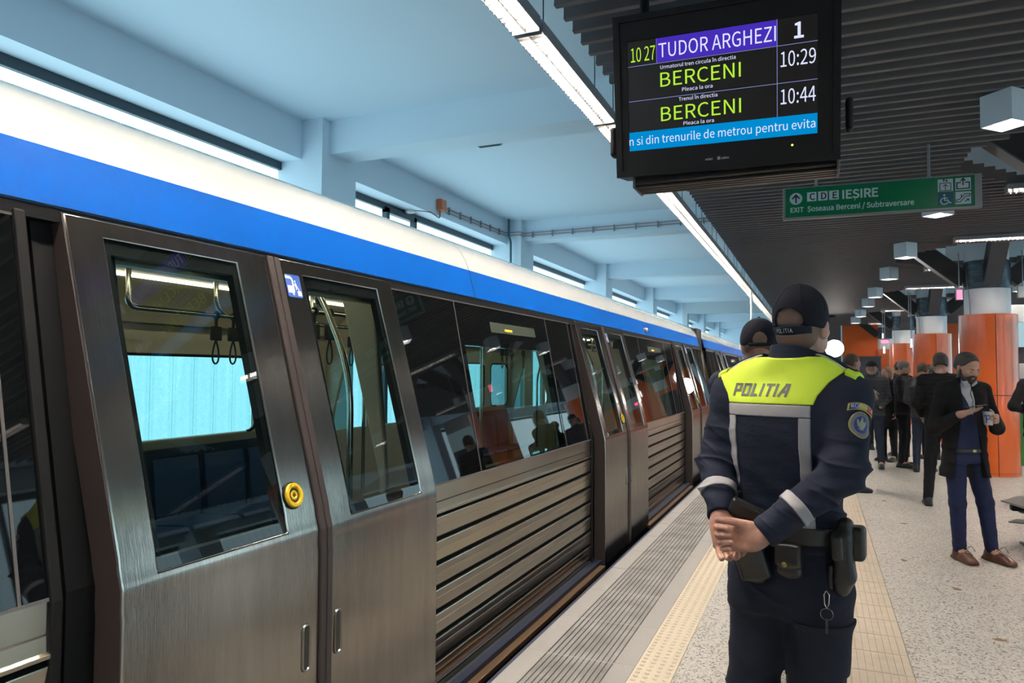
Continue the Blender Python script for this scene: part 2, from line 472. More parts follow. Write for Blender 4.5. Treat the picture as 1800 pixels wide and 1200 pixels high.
def door_leaf(car, y0, y1, hinge):
    """One sliding leaf; hinge=+1 when its free edge is at y1."""
    w0, w1 = (y0 + .115, y1 - .19) if hinge > 0 else (y0 + .165, y1 - .135)
    zb, zt = 1.0, 1.93
    ys = [y0, w0, w1, y1]; zs = sorted(set(ZR + [zb, zt, 1.985, 1.3, 1.6]))
    o = panel(ys, zs, [(w0, w1, zb, zt)], leafx, .038).build('door_leaf', M_steel, car, smooth=25, bevel=.006)
    # dark return edges (rubber faces) at both ends
    for a, b in ((y0 - .004, y0 + .003), (y1 - .003, y1 + .004)):
        panel([a, b], [z for z in zs if z != zb], [], lambda z: leafx(z) - .004, .092).build('door_edge', M_edgebrown, o)
    fy = (y1 - .032, y1) if hinge > 0 else (y0, y0 + .032)
    panel([fy[0], fy[1]], zs, [], lambda z: leafx(z) + .010, .012).build('finger_guard', M_edgebrown, o, bevel=.004)
    panel([w0, w0 + .022, w1 - .022, w1], [zb, zb + .03, zt - .045, zt], [(w0 + .02, w1 - .02, zb + .028, zt - .043)], lambda z: leafx(z) - .0095, .030).build('window_border', M_gasket, o)
    panel([w0 + .001, w1 - .001], [zb + .001, zt - .001], [], lambda z: leafx(z) - .004, .004).build('door_glass', M_clear, o)
    # recessed grip
    hy = y1 - .10 if hinge > 0 else y0 + .075
    mb = MB(); pts = [(-1.648, hy + a, z) for a, z in ((-.018, .51), (.018, .51), (.018, .665), (-.018, .665))]
    mb.tube(fillet(pts + pts[:2], .017, 5)[3:-1], .0045, 8, closed=True)
    mb.build('grip_rim', M_steel, o, smooth=40)
    MB().box(-1.651, -1.6475, hy - .014, hy + .014, .515, .66).build('grip_recess', mat('recess', (.05, .045, .04), .4, .6), o)
    return o
def open_button(leaf, y, z):
    x = leafx(z); n = Vector((1, 0, .27)).normalized()
    mb = MB(); mb.lathe([(.001, .012), (.018, .013), (.022, .010), (.026, .008)], n=28)
    def put(mb, name, m):
        o = mb.build(name, m, leaf, smooth=35)
        o.data.transform(frame((x, y, z), (0, 1, 0), (-.27, 0, 1)))
    m1 = MB().lathe([(.026, .0), (.026, .014), (.030, .017), (.040, .017), (.043, .013), (.043, .0)], n=32); put(m1, 'button_ring', M_yellow)
    m2 = MB().lathe([(.0005, .010), (.027, .010)], n=28); put(m2, 'button_face', mat('button_bronze', (.09, .06, .02), .4))
    m3 = MB().lathe([(.008, .011), (.010, .0135), (.015, .0135), (.017, .011)], n=24)
    for a in range(6): m3.box(.011 * math.cos(a) - .002, .011 * math.cos(a) + .002, .006 * math.sin(a) - .001, .006 * math.sin(a) + .001, .011, .013)
    put(m3, 'button_symbol', M_yellow)
    m4 = MB().lathe([(.043, .0), (.0435, .008), (.046, .008), (.0475, .0)], n=32); put(m4, 'button_seal', M_gasket)
def step_sticker(leaf, y, z):
    """Blue square: a train front, a walking figure and the platform."""
    F = frame((leafx(z) + .0015, y, z), (0, 1, 0), (-.272, 0, 1)); w, h = .086, .094
    def flat(poly, name, m, d, r=0):
        mb = MB(); mb.prism(poly, 'z', d, d + .0008); o = mb.build(name, m, leaf); o.data.transform(F)
    rr = [(w * .5 + (w * .5 - .008) * sx + .008 * math.cos(a), h * .5 + (h * .5 - .008) * sy + .008 * math.sin(a))
          for sx, sy, q in ((1, 1, 0), (-1, 1, 1), (-1, -1, 2), (1, -1, 3)) for a in [PI / 2 * (q + t / 4) for t in range(5)]]
    flat(rr, 'sticker', M_stickerblue, 0)
    u = lambda pts: [(x * w, yy * h) for x, yy in pts]
    mb = MB()
    for poly in ([(.0, .94), (.36, .92), (.46, .84), (.50, .74), (.50, .25), (.44, .18), (.06, .18), (.06, .50), (.40, .50), (.40, .72), (.36, .80), (.0, .80)],
                 [(.34, .18), (.34, .08), (.44, .10), (.44, .2)], [(.68, .30), (.94, .30), (.94, .08), (.68, .08)],
                 [(.56, .62), (.66, .64), (.70, .52), (.78, .40), (.84, .34), (.80, .32), (.72, .40), (.66, .46), (.64, .34), (.60, .34), (.60, .48), (.55, .52)],
                 [(.58, .68), (.62, .66), (.66, .69), (.65, .75), (.60, .76), (.57, .73)]):
        mb.prism(u(poly), 'z', .0009, .0015)
    o = mb.build('sticker_symbol', M_stickerwhite, leaf); o.data.transform(F)

def side_panel(car, y0, y1, led=None, window=True, last=False):
    """Body bay between two door pockets: ribbed steel below, black glazing above."""
    prof = [(-1.735, -.05), (-1.728, -.03), (-1.736, .0), (-1.752, .012)]
    for k in range(7):
        z = .018 + .118 * k
        prof += [(-1.760, z), (-1.7415, z + .005), (-1.7395, z + .009), (-1.7365, z + .060), (-1.7385, z + .0612), (-1.7340, z + .098), (-1.7350, z + .101), (-1.760, z + .106)]
    prof += [(-1.752, .842), (-1.730, .846), (-1.7295, .856), (-1.738, .862), (-1.739, .90), (-1.736, .9015), (-1.74, .906), (-1.74, .985), (-1.80, .985), (-1.80, -.05)]
    mb = MB(); mb.strip(prof, y0, y1, closed=True)
    n = len(prof)
    mb.m = [1 if min(prof[i][0], prof[(i + 1) % n][0]) < -1.758 and max(prof[i][0], prof[(i + 1) % n][0]) > -1.79 else 0 for i in range(n)]  # groove faces get a dark colour: shade in the recess painted in, plus brake dust
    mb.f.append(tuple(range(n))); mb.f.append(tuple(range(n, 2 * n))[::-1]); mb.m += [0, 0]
    p = mb.build('ribbed_panel', [M_ribsteel, mat('groove_shade_dust', (.022, .018, .015), .8, spec=.2)], car)
    MB().box(-1.74, -1.633, y0 - .02, y1 + .06, -.085, -.05).build('sill_strip', M_copper, car, bevel=.006)
    m0, m1 = y0 + .66, y0 + 2.16
    if y1 - y0 < 2.4: m0, m1 = y0 + .3, y1 - .3
    zs = [.985, 1.0, 1.70, 1.955, 1.995]
    hole = [(m0 + .06, m1 - .03, 1.0, 1.70)] if window else []
    g = panel([y0, m0 + .06, m1 - .03, y1], zs, hole, bodyx, .05).build('window_band', M_gloss, car)
    if window:
        panel([m0 + .055, m1 - .025], [.995, 1.705], [], lambda z: bodyx(z) - .004, .005).build('window_glass', M_tint, g)
    mb = MB()
    for y in (m0, m1, y1 - .09):
        panel([y - .004, y + .004], [.985, 1.955], [], lambda z: bodyx(z) + .0025, .004, mb)
    panel([y0, y1], [.983, .991], [], lambda z: bodyx(z) + .004, .006, mb); panel([y0, y1], [1.950, 1.957], [], lambda z: bodyx(z) + .003, .005, mb)
    mb.build('glazing_seam', mat('seam_grey', (.16, .14, .13), .4, .5), g)
    if led:
        y, z = y0 + 1.12, 1.80
        panel([y, y + .78], [z - .004, z + .062], [], lambda q: bodyx(q) + .003, .004).build('led_display', M_ledback, g)
        text_on_side(led, .052, y + .22, z + .012, bodyx, 'led_lettering', M_led, g, off=.0045, sx=1.35, space=1.10)
    if last: return g
    # black pocket post
    panel([y1, y1 + .115], [-.05, .5, .98, 1.5, 2.0], [], lambda z: bodyx(z) - .055, .06).build('pocket_post', M_black, car)
    panel([y1 + .05, y1 + .30], [-.05, .5, .98, 1.5, 2.0], [], lambda z: bodyx(z) - .035, .03).build('pocket_lining', M_black, car)
    panel([y1 - .02, y1 + .012], [-.05, .5, .98, 1.5, 1.97], [], lambda z: bodyx(z) + .012, .05).build('pocket_seal', M_gasket, car, bevel=.006)
    return g

ROOF = [(-1.925, 1.995), (-1.935, 1.99), (-1.950, 2.0), (-1.975, 2.09), (-1.998, 2.178)]
ROOFW = [(-1.998, 2.178), (-2.02, 2.235), (-2.055, 2.295), (-2.11, 2.345), (-2.18, 2.385), (-2.27, 2.425), (-2.38, 2.462), (-2.52, 2.497), (-2.75, 2.54), (-3.2, 2.575)]
def shell(car, y0, y1):
    mir = lambda p: [(-6.4 - x, z) for x, z in reversed(p)]
    mb = MB(); mb.strip(ROOFW + mir(ROOFW)[1:], y0, y1); mb.strip([(x, z - .04) for x, z in ROOFW] + [(x, z - .04) for x, z in mir(ROOFW)[1:]], y0, y1)
    mb.build('roof', M_white, car, smooth=40)
    mb = MB(); mb.strip(ROOF, y0, y1); mb.strip([(x - .03, z) for x, z in ROOF], y0, y1)
    mb.build('blue_band', M_blue, car, smooth=30)
    mb = MB(); mb.strip(mir(ROOF), y0, y1); mb.strip([(x + .03, z) for x, z in mir(ROOF)], y0, y1); mb.build('blue_band', M_blue, car, smooth=30)
    m = MB()
    m.box(-1.99, -1.928, y0, y1, 1.955, 2.0); m.box(-4.50, -4.44, y0, y1, 1.955, 2.0)
    m.build('cant_rail', M_black, car)
    m = MB(); m.box(-4.75, -1.68, y0, y1, -.09, -.02); m.box(-4.66, -1.70, y0 + .3, y1 - .3, -.95, -.09); m.build('underframe', M_under, car)
    m = MB(); m.box(-4.62, -1.80, y0 + .05, y1 - .05, -.02, .0); m.build('cabin_floor', M_cabfloor, car)
    # headlining: flat centre, coved sides with the strip light in the joint
    m = MB(); m.strip([(-2.44, 2.155), (-3.96, 2.155), (-3.96, 2.20), (-2.44, 2.20)], y0 + .05, y1 - .05, closed=True); m.build('cabin_ceiling', M_cabceil, car)
    for sx in (1, -1):
        f = (lambda x: x) if sx < 0 else (lambda x: -6.40 - x)
        m = MB(); m.strip([(f(-3.995), 2.140), (f(-4.10), 2.10), (f(-4.22), 2.03), (f(-4.30), 1.95), (f(-4.34), 1.88), (f(-4.38), 1.88), (f(-4.36), 2.05), (f(-4.1), 2.2), (f(-3.995), 2.2)], y0 + .05, y1 - .05, closed=True)
        m.build('cabin_cove', M_beige, car, smooth=40)
        m = MB(); a, b = sorted((f(-3.985), f(-3.965))); m.box(a, b, y0 + .1, y1 - .1, 2.134, 2.150); m.build('cabin_light', M_tubelight, car)
def roofjoint(car, y):
    m = MB()
    p = ROOF[1:] + ROOFW[1:]
    m.strip([(x + .0012, z + .0012) for x, z in p], y - .003, y + .003)
    return m.build('roof_joint', M_gasket, car)
def far_wall(car, y0, y1, doors):
    """Inside of the far side: beige frames round clear windows, seat rows below, doors between."""
    cuts = sorted(doors)
    spans = []; a = y0
    for d in cuts:
        if d > a: spans.append((a, d))
        a = d + DW
    if a < y1: spans.append((a, y1))
    for a, b in spans:
        ww = [(a + .43, a + 1.84), (a + 2.06, b - .22)] if b - a > 2.5 else ([(a + .35, b - .35)] if b - a > 1.2 else [])
        ys = [a] + [q for u in ww for q in u] + [b]
        fx = lambda z: -4.44 - .0 * z
        p = panel(ys, [0., .95, 1.04, 1.66, 2.0], [(u, v, 1.04, 1.66) for u, v in ww], lambda z: -4.42 - (.03 if z < 1 else 0) + .05 * max(0, z - 1.66), .06).build('cabin_wall', M_beige, car, bevel=.01)
        for u, v in ww:
            c, w = (u + v) / 2, (v - u) / 2
            q = fillet([(-4.425, c - w + .0, 1.04), (-4.425, c + w, 1.04), (-4.425, c + w, 1.66), (-4.425, c - w, 1.66), (-4.425, c - w, 1.04), (-4.425, c - w + .2, 1.04)], .10, 6)
            MB().tube(q[1:], .012, 8).build('window_gasket', M_gasket, car, smooth=50)
            # rounded lower corners of the frame
            for s, cy in ((1, c + w), (-1, c - w)):
                for zz, sz in ((1.04, 1), (1.66, -1)):
                    pts = [(cy, zz)] + [(cy - s * .10 + s * .10 * math.sin(t), zz + sz * (.10 - .10 * math.cos(t))) for t in np.linspace(0, PI / 2, 7)]
                    MB().prism(pts, 'x', -4.45, -4.421).build('window_corner', M_beige, car)
            MB().box(-4.475, -4.47, c - w, c + w, 1.0, 1.7).build('window_glass', M_farglass, car)
        # seats: pitch .46
        n = int((b - a - .1) // .47); s0 = (a + b) / 2 - n * .47 / 2
        for i in range(n): seat(car, s0 + .47 * i + .235)
        m = MB(); m.box(-4.45, -4.40, s0 - .03, s0 + n * .47 + .03, .42, .97); m.build('seat_back_panel', M_seatdark, car)
    for d in cuts:
        p = panel([d, d + .12, d + .68, d + .98, d + 1.53, d + DW], [0, .95, 1.9, 2.0], [(d + .13, d + .67, .96, 1.89), (d + .99, d + 1.52, .96, 1.89)], lambda z: -4.50 + .0 * z, .05).build('far_door', M_cream, car)
        m = MB(); m.box(-4.53, -4.525, d + .12, d + .68, .95, 1.9); m.box(-4.53, -4.525, d + .98, d + 1.53, .95, 1.9); m.build('door_glass', M_farglass, p)
SEAT = None
def seat(car, y):
    global SEAT
    if SEAT is None:
        # back: gently dished pad; pan with a rounded front edge
        m = MB()
        m.prism([(-4.40, .44), (-4.37, .43), (-4.345, .50), (-4.375, .80), (-4.395, .90), (-4.41, .90)], 'y', -.205, .205)
        m.prism([(-4.40, .41), (-3.98, .43), (-3.96, .455), (-3.99, .475), (-4.36, .45)], 'y', -.215, .215)
        SEAT = m.build('seat', M_seat, car, bevel=.022, seg=3); SEAT.location = (0, y, 0); return SEAT
    s = SEAT.copy(); COL.objects.link(s); s.parent = car; s.location = (0, y, 0); return s
STRAP = None
def strap(car, x, y, z):
    global STRAP
    if STRAP is None:
        m = MB(); m.box(-.012, .012, -.044, .044, -.165, -.072)
        o = m.build('hand_strap', M_strap, car, bevel=.008)
        q = MB(); q.tube([(0, -.004, -.16)] + [(0, .036 * math.sin(t) * ((1 - math.cos(t)) / 2) ** .55, -.16 - .155 * (1 - math.cos(t)) / 2 - .0) for t in np.linspace(.25, 2 * PI - .25, 22)] + [(0, .004, -.16)], .006, 8); q.build('strap_loop', M_strap, o, smooth=60)
        q = MB(); q.tube(arc((0, .0), .024, -.5 * PI, 1.5 * PI, 14, 'xz', 0), .007, 6); q.tube([(0, 0, -.02), (0, 0, -.08)], .011, 6); q.build('strap_hook', M_strap, o, smooth=60)
        STRAP = o; o.location = (x, y, z); return o
    s = STRAP.copy(); COL.objects.link(s); s.parent = car; s.location = (x, y, z)
    for g in STRAP.children:
        d = g.copy(); COL.objects.link(d); d.parent = s
    return s
def rails(car, d, full=True):
    """Grab rails and screens round one doorway that starts at y=d."""
    R = .017
    for sx in (-1, 1):
        fx = (lambda x: x) if sx < 0 else (lambda x: -6.40 - x)
        ends = ((d - .12, -1), (d + DW + .12, 1))
        for y, s in ends:
            xw = fx(-4.44); xi = fx(-3.96)
            # draught screen: beige leaf curving out of the wall lining
            o_ = 0 if sx < 0 else .10
            m = MB(); m.prism([(fx(-4.50 + o_), .0), (fx(-4.36), .0), (fx(-4.36), 1.0), (fx(-4.31), 1.2), (fx(-4.20), 1.6), (fx(-4.07), 2.1), (fx(-4.40 + o_), 2.1), (fx(-4.50 + o_), 1.0)], 'y', y - .02, y + .02)
            m.build('draught_screen', M_beige, car, bevel=.012)
            if (sx < 0) == (s > 0): continue
            xi = fx(-4.14 if sx > 0 else -3.96)
            m = MB(); m.tube(fillet([(xi, y + s * .04, .40), (xi, y + s * .04, 1.55), (xi + (.22 if sx < 0 else -.22), y + s * .07, 1.95), (xi + (.40 if sx < 0 else -.40), y + s * .07, 2.15)], .30, 8), R, 10)
            m.build('grab_pole', M_rail, car, smooth=60)
    # long overhead rail with its drops, outside and inside lines
    if full:
        for x in (-3.6, -2.8):
            for a, b in ((d + DW - .10, min(d + DW + 1.2, CAR_END - .2)), (d - 1.4, d - .1)):
                m = MB(); m.tube(fillet([(x, a, 2.17), (x, a, 1.905), (x, b, 1.905), (x, b, 2.17)], .07, 6), R, 10)
                m.tube(fillet([(x, (a + b) / 2 - .0, 2.17), (x, (a + b) / 2, 1.97), (x, (a + b) / 2 + .10, 1.905)], .06, 6), R, 10)
                m.build('overhead_rail', M_rail, car, smooth=60)
    m = MB(); m.tube([(-3.2, d + .83, .0), (-3.2, d + .83, 2.17)], R, 10); m.build('floor_pole', M_rail, car, smooth=60)

def car_body(name, label, y0, y1, doors, group, near=True):
    car = thing(name, label, 'train car', (-3.2, y0, 0), group=group)
    # parts are built in world space below a root moved back to zero
    car.location = (0, 0, 0)
    shell(car, y0, y1)
    edges = []; a = y0
    for d in doors:
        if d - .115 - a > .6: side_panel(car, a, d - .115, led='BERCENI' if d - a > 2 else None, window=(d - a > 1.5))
        A = door_leaf(car, d, d + LW - .002, 1); B = door_leaf(car, d + LW + .002, d + DW, -1)
        open_button(A, d + .685, 1.115); step_sticker(B, d + LW + .052, 1.835)
        a = d + DW + .015
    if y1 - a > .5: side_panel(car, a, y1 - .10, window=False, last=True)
    far_wall(car, y0 + .1, y1 - .1, doors)
    for d in doors: rails(car, d, near)
    for q in (y0 + .02, y1 - .06): MB().box(-4.55, -1.95, q, q + .04, -.02, 1.98).build('end_wall', M_cream, car)
    return car
train = car_body('train_car', 'stainless steel train car with blue and white roof edge, standing closest to the platform camera', -5.6, CAR_END, DOORS, 'coupled train cars')
train['label'] = 'long steel train car with blue band along the platform, in front of the gangway gap'
for y in (4.02, 9.1): roofjoint(train, y)
for i, y in enumerate((3.57, 3.72, 3.86, 4.10, 4.22, 5.05, 5.25, 8.2, 8.34, 8.5, 8.9, 1.0, .8)):
    strap(train, -3.6, y, 1.905)
for y in (3.35, 3.55, 3.7, 4.1, 4.3, 4.45, 5.0): strap(train, -2.8, y, 1.905)
# side camera dome on the blue band
m = MB(); m.lathe([(.034, -.01), (.034, .012), (.030, .028), (.02, .04), (.001, .046)], n=20)
o = m.build('side_camera', mat('lamp_grey', (.45, .45, .47), .2, .3), train, smooth=50); o.data.transform(frame((-1.965, 8.85, 2.06), (0, 1, 0), (-.25, 0, 1)))
far = car_body('train_car', 'second train car coupled beyond the dark gangway gap in the roof line', 13.85, 32.4, [15.1, 19.68, 24.26, 28.84], 'coupled train cars', near=False)
m = MB()
for k in range(5):
    y = CAR_END + .015 + .115 * k
    m.box(-4.50, -2.0, y, y + .07, -.05, 2.34); m.box(-4.45, -2.05, y + .065, y + .11, -.05, 2.30)
gw = m.build('gangway_bellows', mat('bellows', (.02, .02, .018), .7)); tag(gw, 'black folded bellows joining the two train cars', 'gangway')
# ================================================================ COLUMNS, LAMPS, SIGNS
M_shaft = mat('column_white', (.80, .82, .86), .6)
M_collar = mat('collar_steel', (.055, .085, .11), .45, .3, var=(6, .5, (1, 1, 3)))
M_brace = mat('brace_dark', (.012, .012, .013), .4)
M_braceedge = mat('brace_edge', (.05, .06, .075), .4)
M_seam = mat('seam_black', (.03, .008, .004), .6)
def column(y, label):
    c = thing('column', label, 'column', (COLX, y, 0), group='orange clad columns', kind='structure')
    m = MB()
    for z0, z1 in ((.0, .045), (.05, 1.215), (1.225, 2.45)):
        for k in range(4):
            a0 = -PI / 2 + .08 + k * PI / 2 + .012; a1 = a0 + PI / 2 - .024
            m.lathe([(.375, z0), (.392, z0), (.392, z1), (.375, z1)], n=14, a0=a0, a1=a1)
    m.lathe([(.385, 2.45), (.392, 2.452), (.392, 2.458), (.305, 2.46)], n=48)
    m.build('orange_cladding', M_orange, c, smooth=40)
    MB().lathe([(.384, 0), (.384, 2.45), (.30, 2.452)], n=48).build('cladding_core', M_seam, c, smooth=40)
    MB().lathe([(.31, 2.44), (.31, 2.86)], n=40).build('shaft', M_shaft, c, smooth=40)
    MB().lathe([(.312, 2.86), (.318, 2.87), (.318, 3.29), (.305, 3.30)], n=40).build('steel_collar', M_collar, c, smooth=40)
    MB().lathe([(.30, 3.29), (.30, CZ)], n=40).build('shaft', M_shaft, c, smooth=40)
    for k in range(4):
        a = k * PI / 2 + PI
        d = np.array((math.cos(a), math.sin(a), 0)); w = np.array((-d[1], d[0], 0)); up = np.array((0, 0, 1.))
        A = d * .30 + up * 3.0; B = d * 1.12 + up * 3.72
        t = (B - A) / np.linalg.norm(B - A); n = np.cross(t, w)
        L = np.linalg.norm(B - A) / 2
        b = MB().obox((A + B) / 2, t, w, n, L, .10, .12).build('brace', M_brace, c, bevel=.01)
        for s in (-1, 1): MB().obox((A + B) / 2 + n * s * .124, t, w, n, L, .112, .007).build('brace_flange', M_braceedge, b)
    MB().tube([(-.30, -.12, 3.26), (-.30, -.18, 3.05), (-.285, -.20, 2.85), (-.27, -.22, 2.65), (-.265, -.22, 2.46)], .006, 6).build('cable', M_copper, c)
    return c
for k, y in enumerate(COLY):
    if y < 4: continue
    column(y, ['', '', 'orange clad round column standing outside the right of the view', 'widest orange column, behind the man holding a phone and cup',
               'second orange column, between the widest column and the narrowest one', 'narrowest and farthest orange column, next to the red lit sign', 'orange column in front of the orange end wall'][min(6, k)])

# ---- linear luminaires
M_lamphouse = mat('lamp_housing', (.42, .42, .44), .35, .6)
M_louvre = mat('louvre_alu', (.55, .545, .54), .3, .85)
M_lamp = glow('lamp_tube', (1, .88, .75), LAMP)
LAMP0 = None
def lamp(loc, along, L, label, group, W=.15):
    """Louvred strip light, tubes above a lattice of reflector blades."""
    key = (along, L)
    t = thing('strip_light', label, 'lamp', loc, 0 if along == 'y' else -PI / 2, group)
    if key in lamp.cache:
        for ch in lamp.cache[key].children:
            c = ch.copy(); COL.objects.link(c); c.parent = t
        return t
    m = MB(); h = W / 2; lo_ = .012 if along == 'y' else .026
    m.box(-h - .006, -h, -L / 2, L / 2, lo_, .075); m.box(h, h + .006, -L / 2, L / 2, lo_, .075)
    m.box(-h, h, -L / 2, L / 2, .07, .076); m.box(-h, h, -L / 2, -L / 2 + .006, 0, .07); m.box(-h, h, L / 2 - .006, L / 2, 0, .07)
    m.build('housing', M_lamphouse, t, recalc=True)
    m = MB()
    n = int(L / .048)
    for i in range(1, n):
        y = -L / 2 + L * i / n
        m.prism([(y - .006, .046), (y - .001, .002), (y + .001, .002), (y + .006, .046)], 'x', -h, h)
    for x in (-h + .004, h - .004): m.prism([(x - .003, .022), (x + .003, .022), (x + .003, .05), (x - .003, .05)], 'y', -L / 2, L / 2)
    m.prism([(-.003, .004), (.003, .004), (.010, .034), (-.010, .034)], 'y', -L / 2, L / 2)
    m.build('louvre', M_louvre, t)
    for x in (-.034, .034): MB().tube([(x, -L / 2 + .03, .059), (x, L / 2 - .03, .059)], .011, 8).build('tube', M_lamp, t)
    lamp.cache[key] = t
    return t
lamp.cache = {}
ye = 3.43 - 1.48 * 17
names = ['strip light in the long row over the platform edge, seen above the departure screen\'s left side', 'strip light in the row over the platform edge, beneath the departure screen']
i = 0
while ye < 30:
    y = ye + .74
    # the row keeps one height above the tactile paving
    t = lamp((-1.375, y, 3.30), 'y', 1.45, 'strip light in the continuous row hanging above the platform edge', 'strip lights above the platform edge')
    m = MB()
    for q in (-.5, .5): MB().tube([(0, q, .07), (0, q, CZ - 3.30)], .004, 6).build('hanger', mat('hanger_grey', (.2, .25, .28), .4), t)
    ye += 1.48; i += 1
for k, y in enumerate((5.30, 8.35, 11.30, 14.3, 17.30, 20.3, 23.3, 26.3, 29.3)):
    t = lamp((2.50, y, 3.315), 'x', 1.56, 'strip light set across the platform under the grey baffle ceiling', 'strip lights across the platform')
for y in (2.3, -.7, -3.7, -6.7, -9.7, -12.7, -15.7, -18.7): lamp((2.50, y, 3.315), 'x', 1.56, 'strip light set across the platform under the grey baffle ceiling', 'strip lights across the platform')
for y in (5.3, 8.35, 11.3, 2.3, 17.3, -.7, -6.7, -12.7): lamp((4.9, y, 3.315), 'x', 1.56, 'strip light set across the platform under the grey baffle ceiling', 'strip lights across the platform')

# ---- square white downlights
M_boxwhite = mat('downlight_white', (.80, .83, .87), .4)
M_boxlight = glow('downlight_light', (1, .93, .90), 16.0)
D0 = None
def downlight(x, y, label):
    global D0
    if D0 is not None: return dup(D0, (x, y, 3.19), PI / 4, label)
    t = thing('downlight', label, 'lamp', (x, y, 3.19), PI / 4, 'white box downlights'); h = .105
    m = MB()
    m.box(-h, h, -h, -h + .006, 0, .2); m.box(-h, h, h - .006, h, 0, .2); m.box(-h, -h + .006, -h, h, 0, .2); m.box(h - .006, h, -h, h, 0, .2); m.box(-h, h, -h, h, .195, .21)
    m.build('box', M_boxwhite, t)
    m = MB(); m.box(-h + .012, h - .012, -h + .02, -.012, .03, .035); m.build('light_face', M_boxlight, t)
    m = MB(); m.box(-h + .012, h - .012, .012, h - .02, .03, .035); m.build('light_face', M_boxlight, t)
    m = MB(); m.box(-h + .006, h - .006, -h + .006, h - .006, .05, .055); m.build('reflector', M_louvre, t)
    D0 = t; return t
for y in (5.62, 8.6, 11.62, 14.2, 17.5, 19.9, 23.4, 26.4, -.4, 2.6):
    downlight(1.17, y, {5.62: 'large white box downlight at the upper right, above the dark brace', 11.62: 'white box downlight beside the widest column\'s dark brace', 14.2: 'white box downlight, second behind the green exit sign',
                        17.5: 'white box downlight, third behind the green exit sign', 19.9: 'white box downlight, fourth behind the green exit sign', 23.4: 'white box downlight, fifth behind the green exit sign',
                        26.4: 'white box downlight, farthest of the left row'}.get(y, 'white box downlight hidden behind the signs'))
for y in (17.2, 11.4): downlight(3.75, y, 'white box downlight on the far side of the columns')

# ---- departure screen
M_case = mat('screen_case', (.005, .005, .0055), .5, spec=.25)
M_scr = mat('screen_dark', (.012, .011, .0105), .25, emit=(.55, .5, .48), es=.012, spec=.3)
G_txt = glow('screen_white', (.72, .76, 1), 1.05)
G_lime = glow('screen_lime', (.52, .93, .05), .9)
G_vio = glow('screen_violet', (.068, .03, .52), .9)
G_cyan = glow('screen_cyan', (.0, .27, .66), .95)
G_line = glow('screen_line', (.35, .38, .85), .7)
def monitor():
    t = thing('departure_screen', 'black departure screen hanging from the ceiling, showing trains to Berceni', 'screen', (0, 0, 0))
    tilt = math.radians(9.5)
    yv = Vector((0, -math.sin(tilt), math.cos(tilt)))
    O = Vector((-.802, 3.30, 2.583)); xv = Vector((1, .012, -.014)).normalized()
    F = frame(O, xv, yv); Wd, Hd = .812, .492
    def put(mb, name, m, **k):
        o = mb.build(name, m, t, **k); o.data.transform(F); return o
    # casing with a stepped front bezel
    b = .078
    L, R, Bt, T = -.062, Wd + .09, -.118, Hd + .115
    m = MB(); m.box(L, R, Bt, T, -.20, -.012); put(m, 'casing', M_case, bevel=.006)
    m = MB()
    for q in ((L, -.0, Bt, T), (Wd, R, Bt, T), (0, Wd, Bt, 0), (0, Wd, Hd, T)): m.box(q[0], q[1], q[2], q[3], -.014, .0)
    m.box(L, L + .028, Bt, T, -.0, .010); m.box(R - .028, R, Bt, T, 0, .010); m.box(L + .028, R - .028, Bt, Bt + .028, 0, .010); m.box(L + .028, R - .028, T - .028, T, 0, .010)
    put(m, 'bezel', M_case)
    m = MB(); m.box(-.002, Wd + .002, -.002, Hd + .002, -.013, -.006); scr = put(m, 'screen_panel', M_scr)
    z = -.0055
    def rect(x0, x1, y0, y1, name, mm, zz=z):
        mb = MB(); mb.box(x0, x1, y0, y1, zz, zz + .0004); o = mb.build(name, mm, scr); o.data.transform(F)
    def T_(s, x, y, size, mm, al='LEFT', sx=1., sp=1., off=0.):
        text_mesh(s, size, 'screen_lettering', mm, scr, F @ Matrix.Translation((x, y, z + .0008)), 0, al, sx=sx, space=sp, offset=off)
    # measured rows: the header, two trains, the running line
    H1 = .378; c1, c2 = .135, .650
    rect(c1, c2, H1 + .006, Hd - .002, 'header_band', G_vio)
    rect(0, Wd, 0, .085, 'ticker_band', G_cyan)
    for y in (H1 + .002, .224): rect(0, Wd, y, y + .0022, 'screen_rule', G_line)
    rect(c2, c2 + .0022, .085, Hd, 'screen_rule', G_line)
    rect(c1 - .0015, c1, H1 + .004, Hd - .002, 'screen_rule', G_line)
    return t, F, T_, scr, put, (L, R, Bt, T)
_t, _F, _T, _scr, _put, (_L, _R, _B, _Tp) = monitor()
def fit(s, size):
    cu = bpy.data.curves.new('m', 'FONT'); cu.font = FONT or cu.font; cu.body = s; cu.size = size; o = bpy.data.objects.new('m', cu); COL.objects.link(o); bpy.context.view_layer.update(); w = o.dimensions.x
    bpy.data.objects.remove(o); bpy.data.curves.remove(cu); return w
def capheight():
    cu = bpy.data.curves.new('m', 'FONT'); cu.font = FONT or cu.font; cu.body = 'E'; cu.size = 1; o = bpy.data.objects.new('m', cu); COL.objects.link(o); bpy.context.view_layer.update(); h = o.dimensions.y
    bpy.data.objects.remove(o); bpy.data.curves.remove(cu); return h
CAP = capheight()
def line(s, x0, x1, y, cap, mm, off=0.):
    size = cap / CAP
    w = fit(s, size); _T(s, x0, y, size, mm, sx=(x1 - x0) / w, off=off)
line('10 27', .012, .124, .400, .062, G_lime)
line('TUDOR ARGHEZI', .142, .644, .404, .062, G_txt)
_T('1', .714, .404, .062 / CAP, G_txt, off=.0022)
line('Urmatorul tren circula în directia', .148, .478, .3535, .0155, G_txt)
line('BERCENI', .140, .492, .275, .062, G_lime)
line('Pleaca la ora', .244, .378, .244, .0155, G_txt)
line('Trenul în directia', .230, .400, .203, .0155, G_txt)
line('BERCENI', .140, .492, .122, .062, G_lime)
line('Pleaca la ora', .248, .382, .094, .0155, G_txt)
